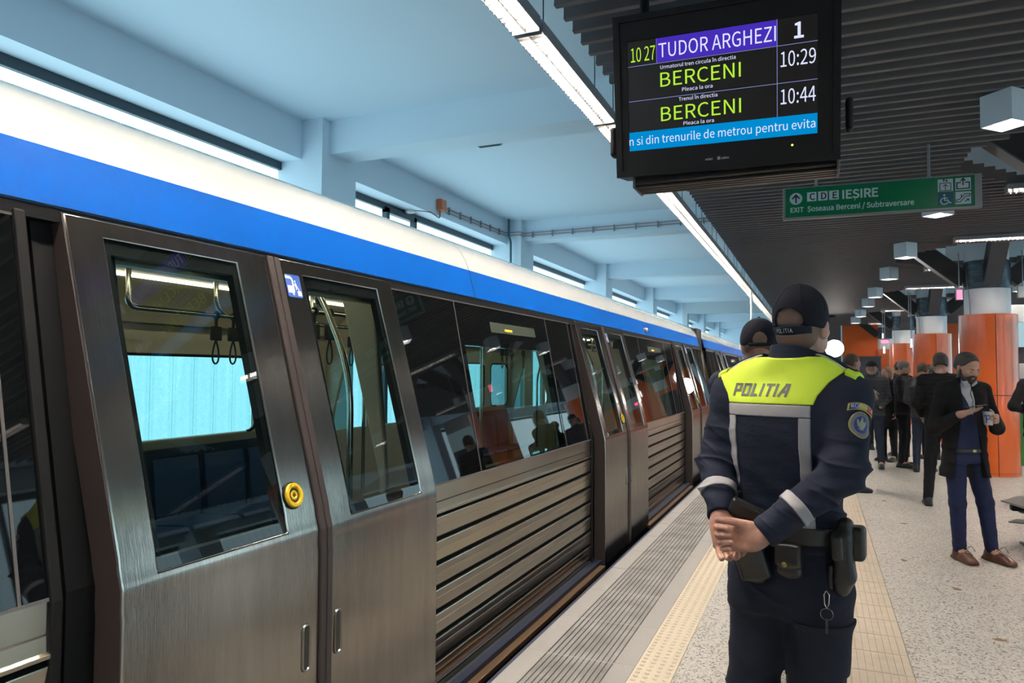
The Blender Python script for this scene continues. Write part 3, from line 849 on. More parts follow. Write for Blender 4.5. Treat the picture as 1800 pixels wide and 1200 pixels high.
line('10:29', .660, .800, .292, .062, G_txt)
line('10:44', .660, .800, .136, .062, G_txt)
line('n si din trenurile de metrou pentru evita', -.004, .800, .026, .036, G_txt)
text_mesh('solari', .034, 'maker_lettering', mat('maker_grey', (.5, .5, .5), .5), _t, _F @ Matrix.Translation((.345, -.072, .0005)), 0, sx=1.05, offset=.0006)
text_mesh('udine', .034, 'maker_lettering', mat('maker_grey', (.5, .5, .5), .5), _t, _F @ Matrix.Translation((.415, -.072, .0005)), 0, sx=1.05, offset=.0006)
m = MB(); m.box(.398, .411, -.074, -.060, .0, .0008); _put(m, 'maker_mark', mat('maker_grey'))
m = MB(); m.lathe([(.0045, .0), (.003, .003), (.0005, .0035)], (.712, -.040, 0), 10); _put(m, 'status_light', glow('status_green', (.5, 1, .1), 3))
for x0 in (.065, .69):
    m = MB()
    for i in range(22): m.box(x0 + i * .0058, x0 + i * .0058 + .003, _B - .012, _B + .004, -.030, -.012)
    _put(m, 'vent_slots', M_gasket)
# lower tray: ribbed aluminium profile with end caps and screws
m = MB()
m.prism([(3.36, 2.50), (3.40, 2.51), (3.52, 2.51), (3.52, 2.432), (3.39, 2.432), (3.36, 2.44)], 'x', -.79, .085)
m.build('tray', mat('tray_black', (.009, .008, .008), .3), _t, bevel=.006)
for i in range(4):
    MB().box(-.80, .09, 3.378 + .037 * i, 3.400 + .037 * i, 2.424, 2.433).build('tray_rib', mat('rib_brown', (.035, .028, .025), .3), _t, bevel=.002)
for x in (-.80, .085): MB().box(x, x + .012, 3.352, 3.53, 2.422, 2.515).build('tray_end', mat('tray_end_grey', (.16, .15, .15), .35, .5), _t, bevel=.003)
for i in range(5):
    MB().lathe([(.006, 0), (.005, .003), (.0005, .0035)], n=10).build('screw', M_steel, _t).data.transform(frame((-.70 + i * .19, 3.36, 2.474), (1, 0, 0), (0, 0, 1)))
m = MB(); m.tube([(-.765, 3.46, 3.05), (-.765, 3.46, 3.55), (-.765, 3.46, CZ)], .024, 14); m.build('pole', M_case, _t, smooth=50)
m = MB(); m.tube([(.02, 3.46, 3.05), (.02, 3.46, CZ)], .024, 14); m.build('pole', M_case, _t, smooth=50)
for x in (-.905, .122): 
    MB().box(x, x + .03, 3.33, 3.39, 2.58, 2.72).build('side_bracket', M_case, _t, bevel=.012)

# ---- green exit sign
M_green = mat('sign_green', (.0, .135, .055), .3)
M_signw = mat('sign_white', (.62, .68, .70), .4)
M_signframe = mat('sign_frame', (.30, .30, .31), .4, .5)
def exit_sign():
    t = thing('exit_sign', 'green hanging exit sign lettered IESIRE with lift and wheelchair pictograms', 'sign', (0, 0, 0))
    O = Vector((-.240, 6.62, 2.885)); F = frame(O, (1, .03, -.004), (0, 0, 1)); Wd, Hd = 1.405, .247
    def put(mb, name, m, par=t, **k):
        o = mb.build(name, m, par, **k); o.data.transform(F); return o
    m = MB(); m.box(-.022, Wd + .05, -.018, Hd + .012, -.05, -.004); put(m, 'sign_frame', M_signframe, bevel=.004)
    m = MB(); m.box(0, Wd, 0, Hd, -.006, .0); face = put(m, 'sign_face', M_green)
    z = .0006
    K = mat('sign_ink', (.012, .02, .03), .5)
    def poly(p, name, mm, d=z): 
        mb = MB(); mb.prism(p, 'z', d, d + .0006); return put(mb, name, mm, face)
    def circ(cx, cy, r, n=28): return [(cx + r * math.cos(2 * PI * i / n), cy + r * math.sin(2 * PI * i / n)) for i in range(n)]
    def bars(segs, w, name, mm, d=z + .0008):
        mb = MB()
        for i, (a, b) in enumerate(segs):
            a, b = np.array(a), np.array(b); t_ = (b - a) / np.linalg.norm(b - a); n_ = np.array((-t_[1], t_[0])) * w / 2; e = t_ * w * .3
            mb.prism([tuple(a - e - n_), tuple(b + e - n_), tuple(b + e + n_), tuple(a - e + n_)], 'z', d + i * .00005, d + .0006 + i * .00005)
        return put(mb, name, mm, face)
    def txt(s, x0, x1, y, cap, off=0., mm=M_signw):
        size = cap / CAP; w = fit(s, size)
        text_mesh(s, size, 'sign_lettering', mm, face, F @ Matrix.Translation((x0, y, z)), 0, sx=(x1 - x0) / w, offset=off)
    poly(circ(.083, .158, .051), 'arrow_disc', M_signw)
    bars([((.083, .122), (.083, .190)), ((.056, .160), (.083, .190)), ((.083, .190), (.110, .160))], .013, 'arrow', K)
    txt('EXIT', .034, .137, .042, .040, .0014)
    for i, ch in enumerate('CDE'):
        x = .172 + i * .0865
        poly([(x, .128), (x + .074, .128), (x + .074, .206), (x, .206)], 'letter_tile', M_signw)
        size = .054 / CAP; w = fit(ch, size)
        text_mesh(ch, size, 'sign_lettering', K, face, F @ Matrix.Translation((x + .037 - w / 2, .140, z + .0008)), 0, offset=.0018)
    txt('IESIRE', .440, .705, .131, .070, .0028)
    txt('Soseaua Berceni / Subtraversare', .172, .975, .042, .042, .0014)
    # the comma below each S
    for s_, pre, x0, x1, y, cap in (('IESIRE', 'IE', .440, .705, .131, .070), ('Soseaua Berceni / Subtraversare', '', .172, .975, .042, .042)):
        sc_ = (x1 - x0) / fit(s_, cap / CAP); w0 = fit(pre, cap / CAP) * sc_ if pre else 0; w1 = fit(pre + 'S', cap / CAP) * sc_
        cx = x0 + (w0 + w1) / 2 + (.004 if pre else .001); u = cap * .10
        poly([(cx - u * .7, y - u * 1.2), (cx + u * .8, y - u * 1.2), (cx + u * .8, y - u * 2.2), (cx - u * .2, y - u * 3.4), (cx - u * .7, y - u * 3.0), (cx, y - u * 2.1)], 'sign_lettering', M_signw)
    q = .107; x1, x2, y1, y2 = 1.148, 1.271, .131, .020
    for (x, y, mm) in ((x1, y1, M_signw), (x2, y1, M_signw), (x1, y2, mat('sign_blue', (.0, .07, .12), .4)), (x2, y2, M_signw)):
        poly([(x, y), (x + q, y), (x + q, y + q * .93), (x, y + q * .93)], 'pictogram', mm)
    def rel(x, y, L): return [((x + a * q, y + b * q), (x + c * q, y + d * q)) for a, b, c, d in L]
    bars(rel(x1, y1, [(.14, .06, .86, .06), (.86, .06, .86, .62), (.86, .62, .14, .62), (.14, .62, .14, .06), (.5, .12, .5, .5), (.36, .38, .5, .52), (.5, .52, .64, .38), (.40, .72, .40, .92), (.34, .84, .40, .92), (.40, .92, .46, .84), (.58, .92, .58, .72), (.52, .80, .58, .72), (.58, .72, .64, .80)]), .0055, 'lift_symbol', K)
    bars(rel(x2, y1, [(.10, .12, .90, .12), (.90, .12, .90, .58), (.90, .58, .66, .58), (.10, .12, .10, .58), (.10, .58, .34, .58), (.5, .40, .5, .88), (.36, .72, .5, .88), (.5, .88, .64, .72)]), .009, 'exit_symbol', K)
    bars(rel(x1, y2, [(.42, .62, .44, .36), (.44, .36, .66, .36), (.66, .36, .76, .14), (.76, .14, .88, .16), (.44, .52, .62, .52)]) + [((x1 + q * (.42 + .24 * math.cos(a)), y2 + q * (.30 + .24 * math.sin(a))), (x1 + q * (.42 + .24 * math.cos(a + .4)), y2 + q * (.30 + .24 * math.sin(a + .4)))) for a in np.arange(1.9, 5.9, .4)], .0075, 'wheelchair_symbol', M_signw)
    poly(circ(x1 + q * .42, y2 + q * .76, .0075, 12), 'wheelchair_symbol', M_signw, z + .001)
    bars(rel(x2, y2, [(.06, .16, .30, .16), (.30, .16, .66, .58), (.66, .58, .92, .58), (.92, .58, .94, .74), (.94, .74, .60, .76), (.60, .76, .26, .36), (.26, .36, .06, .34), (.06, .34, .06, .16), (.38, .48, .38, .72), (.6, .18, .86, .34), (.86, .34, .70, .36), (.86, .34, .82, .20)]), .006, 'escalator_symbol', K)
    for x in (.245, 1.09):
        mb = MB(); mb.tube([(x, Hd - .01, -.025), (x, Hd + .02, -.025), (x, Hd + .021, -.025), (x, 3.42 - O.z, -.025)], [.02, .02, .011, .011], 8); put(mb, 'hanger', M_signframe)
exit_sign()

# ---- ceiling vent, fire alarm box with its conduit
v = thing('ceiling_vent', 'small dark vent set in the white ceiling above the train', 'vent', (0, 0, 0))
m = MB(); m.box(-.155, .155, -.105, .105, 4.432, 4.449); m.build('vent_frame', mat('vent_frame_grey', (.12, .17, .19), .4), v, loc=(-3.84, 8.24, 0))
m = MB(); m.box(-.14, .14, -.092, .092, 4.428, 4.445); 
m.build('vent_opening', mat('vent_dark', (.02, .04, .045), .7), v, loc=(-3.84, 8.24, 0))
m = MB()
for i in range(4): m.box(-.14, .14, -.075 + i * .045, -.068 + i * .045, 4.424, 4.431)
m.build('vent_slats', mat('vent_slat', (.03, .05, .055), .5), v, loc=(-3.84, 8.24, 0))
a = thing('alarm_box', 'orange junction box on the white spandrel beam, fed by a thin conduit', 'junction box', (-5.49, 9.98, 4.16))
m = MB(); m.box(0, .09, -.09, .09, -.09, .09); m.build('box', mat('alarm_orange', (.62, .16, .05), .4), a, bevel=.012)
m = MB(); m.box(.09, .098, -.075, .075, -.075, .075); m.build('cover', mat('alarm_cover', (.66, .20, .08), .4), a, bevel=.004)
m = MB(); m.tube(fillet([(.03, -.02, -.09), (.03, -.02, -.21), (.02, -.30, -.165), (-.05, -.42, -.165), (-.18, -.52, -.165)], .05), .011, 8); m.build('cable', mat('conduit_rust', (.22, .11, .09), .5), a)
m = MB(); m.lathe([(.075, 0), (.075, -.04), (.05, -.055), (.001, -.06)], (-.20, -.55, -.165), 20); m.build('detector', M_white, a, smooth=40)
M_cond = mat('conduit_pink', (.36, .27, .27), .5)
p = thing('conduit', 'pair of thin conduits clipped along the white spandrel and ceiling beam', 'pipe', (0, 0, 0))
for dz in (0, -.055):
    m = MB(); m.tube(fillet([(-5.475, 10.07, 4.16 + dz), (-5.475, 12.64, 4.20 + dz), (-5.185, 12.64, 4.20 + dz), (-5.185, 12.80, 4.20 + dz), (-1.6, 12.80, 4.23 + dz)], .05, 4), .011, 8); m.build('pipe', M_cond, p, smooth=60)
for i in range(10):
    MB().box(-.012, .012, -.006, .022, -.085, .03).build('clip', mat('clip_grey', (.22, .22, .24), .5), p, loc=(-5.0 + i * .40, 12.793, 4.195 + .003 * i))
for i in range(6):
    MB().box(-.02, .012, -.012, .012, -.085, .03).build('clip', mat('clip_grey'), p, loc=(-5.475, 10.3 + i * .40, 4.165 + .006 * i))
d = MB(); d.tube(fillet([(-5.40, 12.58, CZ), (-5.40, 12.58, 4.12), (-5.36, 12.58, 4.02), (-5.36, 12.58, .4)], .05, 4), .022, 10)
tag(d.build('downpipe', mat('pipe_teal', (.05, .13, .16), .5), smooth=60), 'dark vertical pipe against the white pilaster behind the train roof', 'pipe')

# ---- steel bench at the right edge
M_bench = mat('bench_steel', (.16, .175, .17), .38, .7)
M_benchedge = mat('bench_edge', (.55, .56, .56), .25, 1.0)
b = thing('bench', 'perforated grey steel bench cut by the right edge of the view', 'bench', (1.46, 7.62, 0))
for i in range(3):
    x = .02 + i * .62
    m = MB(); m.prism([(x, .0), (x + .20, .36), (x + .56, .36), (x + .58, -.10), (x + .10, -.30)], 'z', .418, .43); s = m.build('seat', M_bench, b, bevel=.003)
    m = MB(); m.tube([(x, .0, .424), (x + .10, -.30, .424), (x + .58, -.10, .424)], .006, 8); m.build('seat_edge', M_benchedge, s)
    m = MB()
    for q in range(5):
        for r_ in range(6): m.lathe([(.007, .4305), (.0005, .4306)], (x + .16 + r_ * .06, -.14 + q * .09, 0), 8)
    m.build('perforations', M_gasket, s)
m = MB(); m.box(.10, 1.9, .02, .10, .34, .415); m.build('beam', M_black, b, bevel=.01)
for x in (.22, 1.6):
    m = MB(); m.prism([(-.20, .0), (.34, .0), (.34, .02), (.10, .05), (.09, .34), (.03, .34), (.02, .05), (-.20, .02)], 'x', x, x + .07); m.build('leg', M_bench, b, bevel=.004)
m = MB(); m.prism([(.12, .26), (.22, .44), (.6, .40), (.52, .16)], 'z', .195, .205); m.build('shelf', M_bench, b)

# ---- kiosk beyond the widest column
k = thing('ticket_kiosk', 'white and green kiosk peeking out behind the widest orange column', 'kiosk', (3.0, 14.6, 0))
MB().box(0, 1.2, 0, .7, 0, 1.02).build('green_base', mat('kiosk_green', (.02, .20, .03), .4), k, bevel=.01)
MB().box(0.0, 1.2, 0, .7, 1.02, 1.72).build('panel', mat('kiosk_white', (.55, .54, .54), .4), k, bevel=.01)
MB().box(.04, .9, -.004, .0, 1.40, 1.47).build('label_strip', mat('kiosk_blue', (.10, .12, .40), .4), k)
MB().box(0.02, 1.2, .02, .7, 1.72, 2.0).build('head_case', mat('kiosk_dark', (.05, .05, .07), .4), k, bevel=.01)
MB().box(.0, 1.2, -.002, .7, 2.0, 2.42).build('lit_screen', glow('kiosk_screen', (.52, .78, .85), .75), k, bevel=.01)
MB().box(.0, 1.2, .0, .7, 2.42, 2.72).build('header', mat('kiosk_header', (.5, .55, .58), .4), k, bevel=.01)
bd = thing('notice_board', 'dark blue board standing in front of the orange end wall', 'board', (1.34, 28.0, 0))
MB().box(0, .68, 0, .06, .35, 2.11).build('panel', mat('board_navy', (.035, .05, .07), .4), bd, bevel=.01)
MB().box(-.02, .70, -.01, .07, 2.09, 2.13).build('frame', M_frame, bd)
for x in (.05, .58): MB().box(x, x + .05, -.15, .2, 0, .36).build('leg', M_frame, bd)

# ---- lit signs
G_red = glow('sign_red_light', (1, .12, .20), 3.5)
G_white = glow('sign_white_light', (1, .95, .92), 5.0)
def lit_sign(x, y, z, w, h, g, label, rod=True, th=.04):
    t = thing('lit_sign', label, 'sign', (x, y, z))
    MB().box(-w / 2, w / 2, -th / 2, th / 2, -h / 2, h / 2).build('sign_case', M_signframe, t, bevel=.006)
    MB().box(-w / 2 + .012, w / 2 - .012, -th / 2 - .003, -th / 2, -h / 2 + .012, h / 2 - .012).build('sign_face', g, t)
    if rod: MB().tube([(0, 0, h / 2), (0, 0, 3.41 - z)], .008, 8).build('rod', M_signframe, t)
    return t
lit_sign(1.76, 23.0, 2.44, .21, .12, G_red, 'small red lit sign in front of the orange end wall')
lit_sign(2.02, 12.90, 2.76, .10, .17, G_red, 'small pink lit sign at the left of the widest column\'s white shaft')
lit_sign(2.85, 12.95, 2.78, .14, .19, mat('sign_pale', (.6, .66, .72), .4), 'pale box sign at the right of the widest column\'s white shaft')
lit_sign(1.80, 24.2, 2.66, .05, .16, G_white, 'thin white lit sign hanging beside the narrowest column')
lit_sign(1.84, 24.3, 2.24, .06, .22, G_white, 'white glowing sign below the thin hanging one, beside the narrowest column', rod=False)
lit_sign(1.99, 18.9, 2.24, .06, .22, G_white, 'white glowing sign hanging at the left of the second column')
lit_sign(1.93, 18.7, 2.86, .04, .04, mat('sign_pale'), 'small grey box on the hanging rod beside the second column')
hp = MB(); hp.tube([(-1.30, 16.2, 3.30), (-1.30, 16.2, 2.55)], .02, 10)
tag(hp.build('hanging_post', mat('post_white', (.8, .82, .84), .4), smooth=60), 'thin white post hanging from the row of strip lights', 'post')
# floodlight of the film crew
fl = thing('floodlight', 'glaring round floodlight on a tall stand in front of the orange end wall', 'floodlight', (.50, 25.4, 0))
MB().lathe([(.001, 0), (.27, 0)], n=28).build('lamp_face', glow('flood_light', (1, .95, .88), 50.0), fl).data.transform(frame((0, -.005, 2.33), (1, 0, 0), (0, 0, 1)))
MB().lathe([(.285, .0), (.285, -.03), (.20, -.14), (.001, -.16)], n=28).build('housing', M_black, fl, smooth=40).data.transform(frame((0, .0, 2.33), (1, 0, 0), (0, 0, 1)))
MB().tube([(0, .10, 0.02), (0, .10, 2.25)], .02, 10).build('pole', M_black, fl)
for a in (0.3, 2.4, 4.5): MB().tube([(0, .10, .55), (.42 * math.cos(a), .10 + .42 * math.sin(a), .015)], .011, 8).build('leg', M_black, fl)
# scraps on the floor
for i, (x, y) in enumerate(((.80, 8.5), (.64, 6.85), (.96, 5.05), (.72, 9.9), (.9, 6.1))):
    m = MB(); n = 9; r0 = .022
    m.prism([(r0 * (1.5 if q % 2 else .8) * math.cos(2 * PI * q / n) * (1.4), r0 * (1.2 if q % 3 else .7) * math.sin(2 * PI * q / n)) for q in range(n)], 'z', .0005, .0025)
    o = m.build('fallen_leaf', mat('leaf_brown', (.26, .16, .08), .8), loc=(x, y, 0)); o.rotation_euler = (0, 0, i * 1.3)
    tag(o, ['tiny brown leaf scrap on the terrazzo floor', 'tiny brown leaf scrap on the terrazzo floor'][0], 'leaf', 'leaf scraps on the terrazzo floor')
# ================================================================ PEOPLE: bodies grown as one surface
class Sdf:
    """A set of blended solids; near() evaluates only the ones close to a block of points."""
    def __init__(s, k=.02): s.p = []; s.k = k; s.sub = []; s.mods = []
    def add(s, fn, c, r, k=None): s.p.append((fn, np.array(c, float), r, s.k if k is None else k)); return s
    def cap(s, a, b, r1, r2=None, k=None):
        a, b = np.array(a, float), np.array(b, float); r2 = r1 if r2 is None else r2; ba = b - a; L2 = ba @ ba + 1e-12
        def fn(p):
            pa = p - a; t = np.clip(pa @ ba / L2, 0, 1)
            return np.sqrt(((pa - t[:, None] * ba) ** 2).sum(1)) - (r1 + (r2 - r1) * t)
        return s.add(fn, (a + b) / 2, math.sqrt(L2) / 2 + max(r1, r2), k)
    def ell(s, c, r, R=None, k=None):
        c = np.array(c, float); r = np.array(r, float); R = np.eye(3) if R is None else np.array(R, float)
        def fn(p):
            q = (p - c) @ R / r; n = np.sqrt((q * q).sum(1)); g = np.sqrt(((q / r) ** 2).sum(1)) + 1e-9
            return n * (n - 1) / g
        return s.add(fn, c, r.max(), k)
    def box(s, c, h, R=None, rad=.005, k=None):
        c = np.array(c, float); h = np.array(h, float) - rad; R = np.eye(3) if R is None else np.array(R, float)
        def fn(p):
            q = np.abs((p - c) @ R) - h
            return np.sqrt((np.maximum(q, 0) ** 2).sum(1)) + np.minimum(q.max(1), 0) - rad
        return s.add(fn, c, np.linalg.norm(h) + rad, k)
    def loft(s, secs, k=None, e=2.4):
        """secs: (z, cx, cy, rx, ry) stacked superellipses."""
        S_ = np.array(secs, float); zz = S_[:, 0]
        from_z = lambda z, i: np.interp(z, zz, S_[:, i])
        z0, z1 = zz[0], zz[-1]; dmax = S_[:, 3:].max()
        # smooth the interpolation by resampling with a cubic
        zf = np.linspace(z0, z1, 80)
        def cub(i):
            m = np.gradient(S_[:, i], zz); j = np.clip(np.searchsorted(zz, zf) - 1, 0, len(zz) - 2); h = zz[j + 1] - zz[j]; t = (zf - zz[j]) / h
            return (2 * t ** 3 - 3 * t ** 2 + 1) * S_[j, i] + (t ** 3 - 2 * t ** 2 + t) * h * m[j] + (-2 * t ** 3 + 3 * t ** 2) * S_[j + 1, i] + (t ** 3 - t ** 2) * h * m[j + 1]
        C = [cub(i) for i in range(1, 5)]
        def fn(p):
            z = np.clip(p[:, 2], z0, z1); cx, cy, rx, ry = (np.interp(z, zf, c) for c in C)
            u = np.abs(p[:, 0] - cx) / rx; v = np.abs(p[:, 1] - cy) / ry
            n = (u ** e + v ** e) ** (1 / e)
            d = (n - 1) * np.minimum(rx, ry) * np.where(n > 1, 1., 1.)
            dz = np.abs(p[:, 2] - z)
            return np.where(dz > 0, np.sqrt(np.maximum(d, 0) ** 2 + dz ** 2), d)
        c = (S_[:, 1].mean(), S_[:, 2].mean(), (z0 + z1) / 2)
        return s.add(fn, c, math.hypot((z1 - z0) / 2, dmax * 1.5), k)
    def clone(s):
        q = Sdf(s.k); q.p = list(s.p); q.sub = list(s.sub); q.mods = list(s.mods); return q
    def inflate(s, d): s.mods.append(lambda p, v: v - d); return s
    def cut(s, fn): s.mods.append(lambda p, v: np.maximum(v, fn(p))); return s
    def mod(s, fn): s.mods.append(fn); return s
    def eval(s, p, idx=None):
        d = np.full(len(p), 1e3)
        for i in (range(len(s.p)) if idx is None else idx):
            fn, c, r, k = s.p[i]; e = fn(p)
            if k > 0:
                h = np.maximum(k - np.abs(d - e), 0) / k; d = np.minimum(d, e) - h * h * k * .25
            else: d = np.minimum(d, e)
        for m in s.mods: d = m(p, d)
        return d
def surface(sdf, h, pad=.04, B=14):
    """Sparse surface nets: (vertices, quads)."""
    lo = np.min([c - r for _, c, r, _ in sdf.p], 0) - pad; hi = np.max([c + r for _, c, r, _ in sdf.p], 0) + pad
    nb = np.ceil((hi - lo) / (B * h)).astype(int)
    g = np.stack(np.meshgrid(*[np.arange(n) for n in nb], indexing='ij'), -1).reshape(-1, 3)
    ctr = lo + (g + .5) * B * h; rad = B * h * .87
    keep = np.abs(sdf.eval(ctr)) < rad * 1.9 + .03
    g = g[keep]; ctr = ctr[keep]
    cs = np.array([c for _, c, r, _ in sdf.p]); rs = np.array([r + k for _, c, r, k in sdf.p])
    loc = np.stack(np.meshgrid(*[np.arange(B + 1)] * 3, indexing='ij'), -1).reshape(-1, 3)
    N = nb * B + 2; keys = []; vs = []; dirs = []
    off = [np.array(o) for o in ((0, 0, 0), (1, 0, 0), (0, 1, 0), (1, 1, 0), (0, 0, 1), (1, 0, 1), (0, 1, 1), (1, 1, 1))]
    E_ = [(0, 1), (2, 3), (4, 5), (6, 7), (0, 2), (1, 3), (4, 6), (5, 7), (0, 4), (1, 5), (2, 6), (3, 7)]
    for b, c in zip(g, ctr):
        idx = np.nonzero(np.sqrt(((cs - c) ** 2).sum(1)) < rs + rad + .02)[0]
        if len(idx) == 0: continue
        P = lo + (b * B + loc) * h
        v = sdf.eval(P, idx).reshape((B + 1,) * 3)
        if v.min() > 0 or v.max() < 0: continue
        q = [v[o[0]:B + o[0], o[1]:B + o[1], o[2]:B + o[2]] for o in off]
        sg = [a < 0 for a in q]; cnt = sum(a.astype(int) for a in sg)
        act = np.nonzero((cnt > 0) & (cnt < 8)); 
        if len(act[0]) == 0: continue
        val = np.stack([a[act] for a in q], 1)
        acc = np.zeros((len(val), 3)); n = np.zeros(len(val))
        for i, j in E_:
            A, Bv = val[:, i], val[:, j]; cr = (A < 0) != (Bv < 0); t = np.where(cr, A / np.where(cr, A - Bv, 1), 0)
            acc += np.where(cr, 1., 0.)[:, None] * (off[i] + t[:, None] * (off[j] - off[i])); n += cr
        cell = b * B + np.stack(act, 1)
        vs.append(lo + (cell + acc / n[:, None]) * h)
        keys.append(cell @ np.array((1, N[0], N[0] * N[1])))
        s0 = val[:, 0] < 0
        dirs.append(np.stack([np.where((val[:, k] < 0) != s0, np.where(s0, 1, -1), 0) for k in (1, 2, 4)], 1))
    V = np.concatenate(vs); K = np.concatenate(keys); D = np.concatenate(dirs)
    o = np.argsort(K); V, K, D = V[o], K[o], D[o]
    st = np.array((1, N[0], N[0] * N[1])); quads = []
    for ax in range(3):
        a, b = st[(ax + 1) % 3], st[(ax + 2) % 3]
        i = np.nonzero(D[:, ax])[0]; k0 = K[i]
        ids = []; ok = np.ones(len(i), bool)
        for kk in (k0, k0 - a, k0 - a - b, k0 - b):
            j = np.clip(np.searchsorted(K, kk), 0, len(K) - 1); ok &= K[j] == kk; ids.append(j)
        Q = np.stack(ids, 1)[ok]; sgn = D[i, ax][ok]
        Q[sgn < 0] = Q[sgn < 0][:, ::-1]
        quads.append(Q)
    return V, np.concatenate(quads)
def grow(sdf, h, name, m, parent=None, pad=.04):
    V, Q = surface(sdf, h, pad)
    me = bpy.data.meshes.new(name); me.vertices.add(len(V)); me.vertices.foreach_set('co', V.astype(np.float32).ravel())
    me.loops.add(Q.size); me.loops.foreach_set('vertex_index', Q.astype(np.int32).ravel())
    me.polygons.add(len(Q)); me.polygons.foreach_set('loop_start', np.arange(0, Q.size, 4, dtype=np.int32)); me.polygons.foreach_set('loop_total', np.full(len(Q), 4, np.int32))
    me.polygons.foreach_set('use_smooth', np.ones(len(Q), bool)); me.update(calc_edges=True); me.validate()
    me.materials.append(m)
    o = bpy.data.objects.new(name, me); COL.objects.link(o)
    if parent is not None: o.parent = parent
    return o
def rotm(a, b=0, c=0):
    """Columns are the local axes after turning about z (a), then tilting about x (b) and y (c)."""
    return np.array(Matrix.Rotation(a, 3, 'Z') @ Matrix.Rotation(b, 3, 'X') @ Matrix.Rotation(c, 3, 'Y'))
def nrm(v): v = np.array(v, float); return v / np.linalg.norm(v)

M_skin = mat('skin', (.55, .31, .225), .5, var=(40, .08), bump=(180, .05))
M_skinred = mat('skin_hands', (.58, .30, .22), .45, var=(60, .12), bump=(220, .08))
M_hairdark = mat('hair_dark', (.022, .015, .012), .5, bump=(150, .5))
M_hairbrown = mat('hair_brown', (.06, .035, .022), .5, bump=(150, .5))
M_hairgrey = mat('hair_grey', (.17, .145, .125), .5, bump=(150, .5))
M_hairblond = mat('hair_blond', (.30, .17, .09), .45, bump=(150, .5))
def fabric(name, c, rough=.85, b=.25): return mat(name, c, rough, spec=.25, bump=(16, b * .9, (1, 1, 2.0), .012), var=(9, .12))

def hand(S_, w, d, n, up, curl, thumb, sc=1., k=.006, spread=.0, tdir=None):
    """Palm from wrist w along d, palm facing n, thumb side up. curl: four (mcp,pip,dip) triples index..little."""
    d, n = nrm(d), nrm(n); n = nrm(n - d * (n @ d)); up = nrm(np.array(up, float) - d * (d @ up)); up = nrm(up - n * (n @ up)); w = np.array(w, float)
    P = lambda a, b, c: w + sc * (d * a + up * b + n * c)
    S_.cap(P(-.002, 0, 0), P(.02, 0, 0), .026 * sc, .028 * sc, k=.02)
    for i, (b, L) in enumerate(((.028, .082), (.009, .086), (-.011, .082), (-.029, .074))):
        S_.cap(P(.012, b * .6, 0), P(L, b, 0), .0165 * sc, .0125 * sc, k=.018)
    S_.ell(P(.030, .026, .014), (.030 * sc, .017 * sc, .015 * sc), np.stack([d, up, n], 1), k=.012)      # ball of the thumb
    S_.ell(P(.035, -.028, .010), (.034 * sc, .012 * sc, .012 * sc), np.stack([d, up, n], 1), k=.012)     # heel of the hand
    for (b, L, r), (c1, c2, c3), ang in zip(((.028, .082, .0092), (.009, .086, .0096), (-.011, .082, .0092), (-.029, .074, .0082)), curl, (.08, .02, -.05, -.12)):
        p = P(L, b, 0); a = 0.; dd = nrm(d + up * ang * (1 + spread))
        for ln, c, rr in ((.044, c1, 1.), (.027, c2, .93), (.021, c3, .85)):
            a += math.radians(c); v = dd * math.cos(a) + n * math.sin(a); q = p + v * ln * sc * (L / .085)
            S_.cap(p, q, r * rr * sc, r * rr * .93 * sc, k=.0025); p = q
    t0 = P(.018, .030, .010); td = nrm(tdir if tdir is not None else d * .75 + up * .6 + n * .3)
    a_, b_ = thumb
    t1 = t0 + td * .042 * sc; S_.cap(t0, t1, .0135 * sc, .0112 * sc, k=.008)
    t2v = nrm(td + a_ * nrm(d) + b_ * n); t2 = t1 + t2v * .030 * sc; S_.cap(t1, t2, .0108 * sc, .0098 * sc, k=.003)
    t3 = t2 + nrm(t2v + a_ * .5 * nrm(d) + b_ * .5 * n) * .022 * sc; S_.cap(t2, t3, .0098 * sc, .0078 * sc, k=.003)

def head(S_, c, yaw, pitch=0., roll=0., sc=1.):
    """Skull, face, ears and neck root around the head centre c (between the ears, eye height)."""
    R = rotm(yaw, pitch, roll); c = np.array(c, float)
    P = lambda x, y, z: c + R @ (np.array((x, y, z)) * sc)
    E = lambda p, r, k, q=None: S_.ell(P(*p), np.array(r) * sc, R if q is None else R @ q, k)
    E((0, -.012, .030), (.076, .096, .088), .02)             # cranium
    E((0, .030, -.022), (.064, .066, .075), .03)             # face
    E((0, .052, -.082), (.040, .038, .034), .03)             # jaw and chin
    E((0, .086, -.096), (.018, .013, .014), .014)
    for s in (-1, 1):
        S_.cap(P(s * .018, .0925, -.0045), P(s * .042, .083, -.006), .0032 * sc, .0030 * sc, k=.002)   # lid fold
        E((s * .050, .022, -.066), (.018, .042, .030), .02)  # jaw corner
        E((s * .042, .072, -.026), (.020, .020, .018), .016) # cheek
        E((s * .030, .086, .012), (.022, .010, .007), .010)  # brow
        E((s * .031, .079, -.003), (.0135, .012, .0105), .004) # eye ball under its lid
        E((s * .077, -.004, -.016), (.008, .020, .031), .006, rotm(s * -.30, 0, s * .12))   # ear
        E((s * .080, -.010, -.006), (.006, .017, .018), .004, rotm(s * -.45))
        E((s * .074, .004, -.040), (.006, .009, .010), .004)
    S_.cap(P(0, .089, .006), P(0, .108, -.026), .009 * sc, .0125 * sc, k=.010)   # nose
    E((0, .104, -.033), (.017, .010, .008), .006)
    E((0, .092, -.056), (.024, .010, .0055), .006)           # lips
    E((0, .090, -.066), (.021, .010, .006), .006)
    return R, P

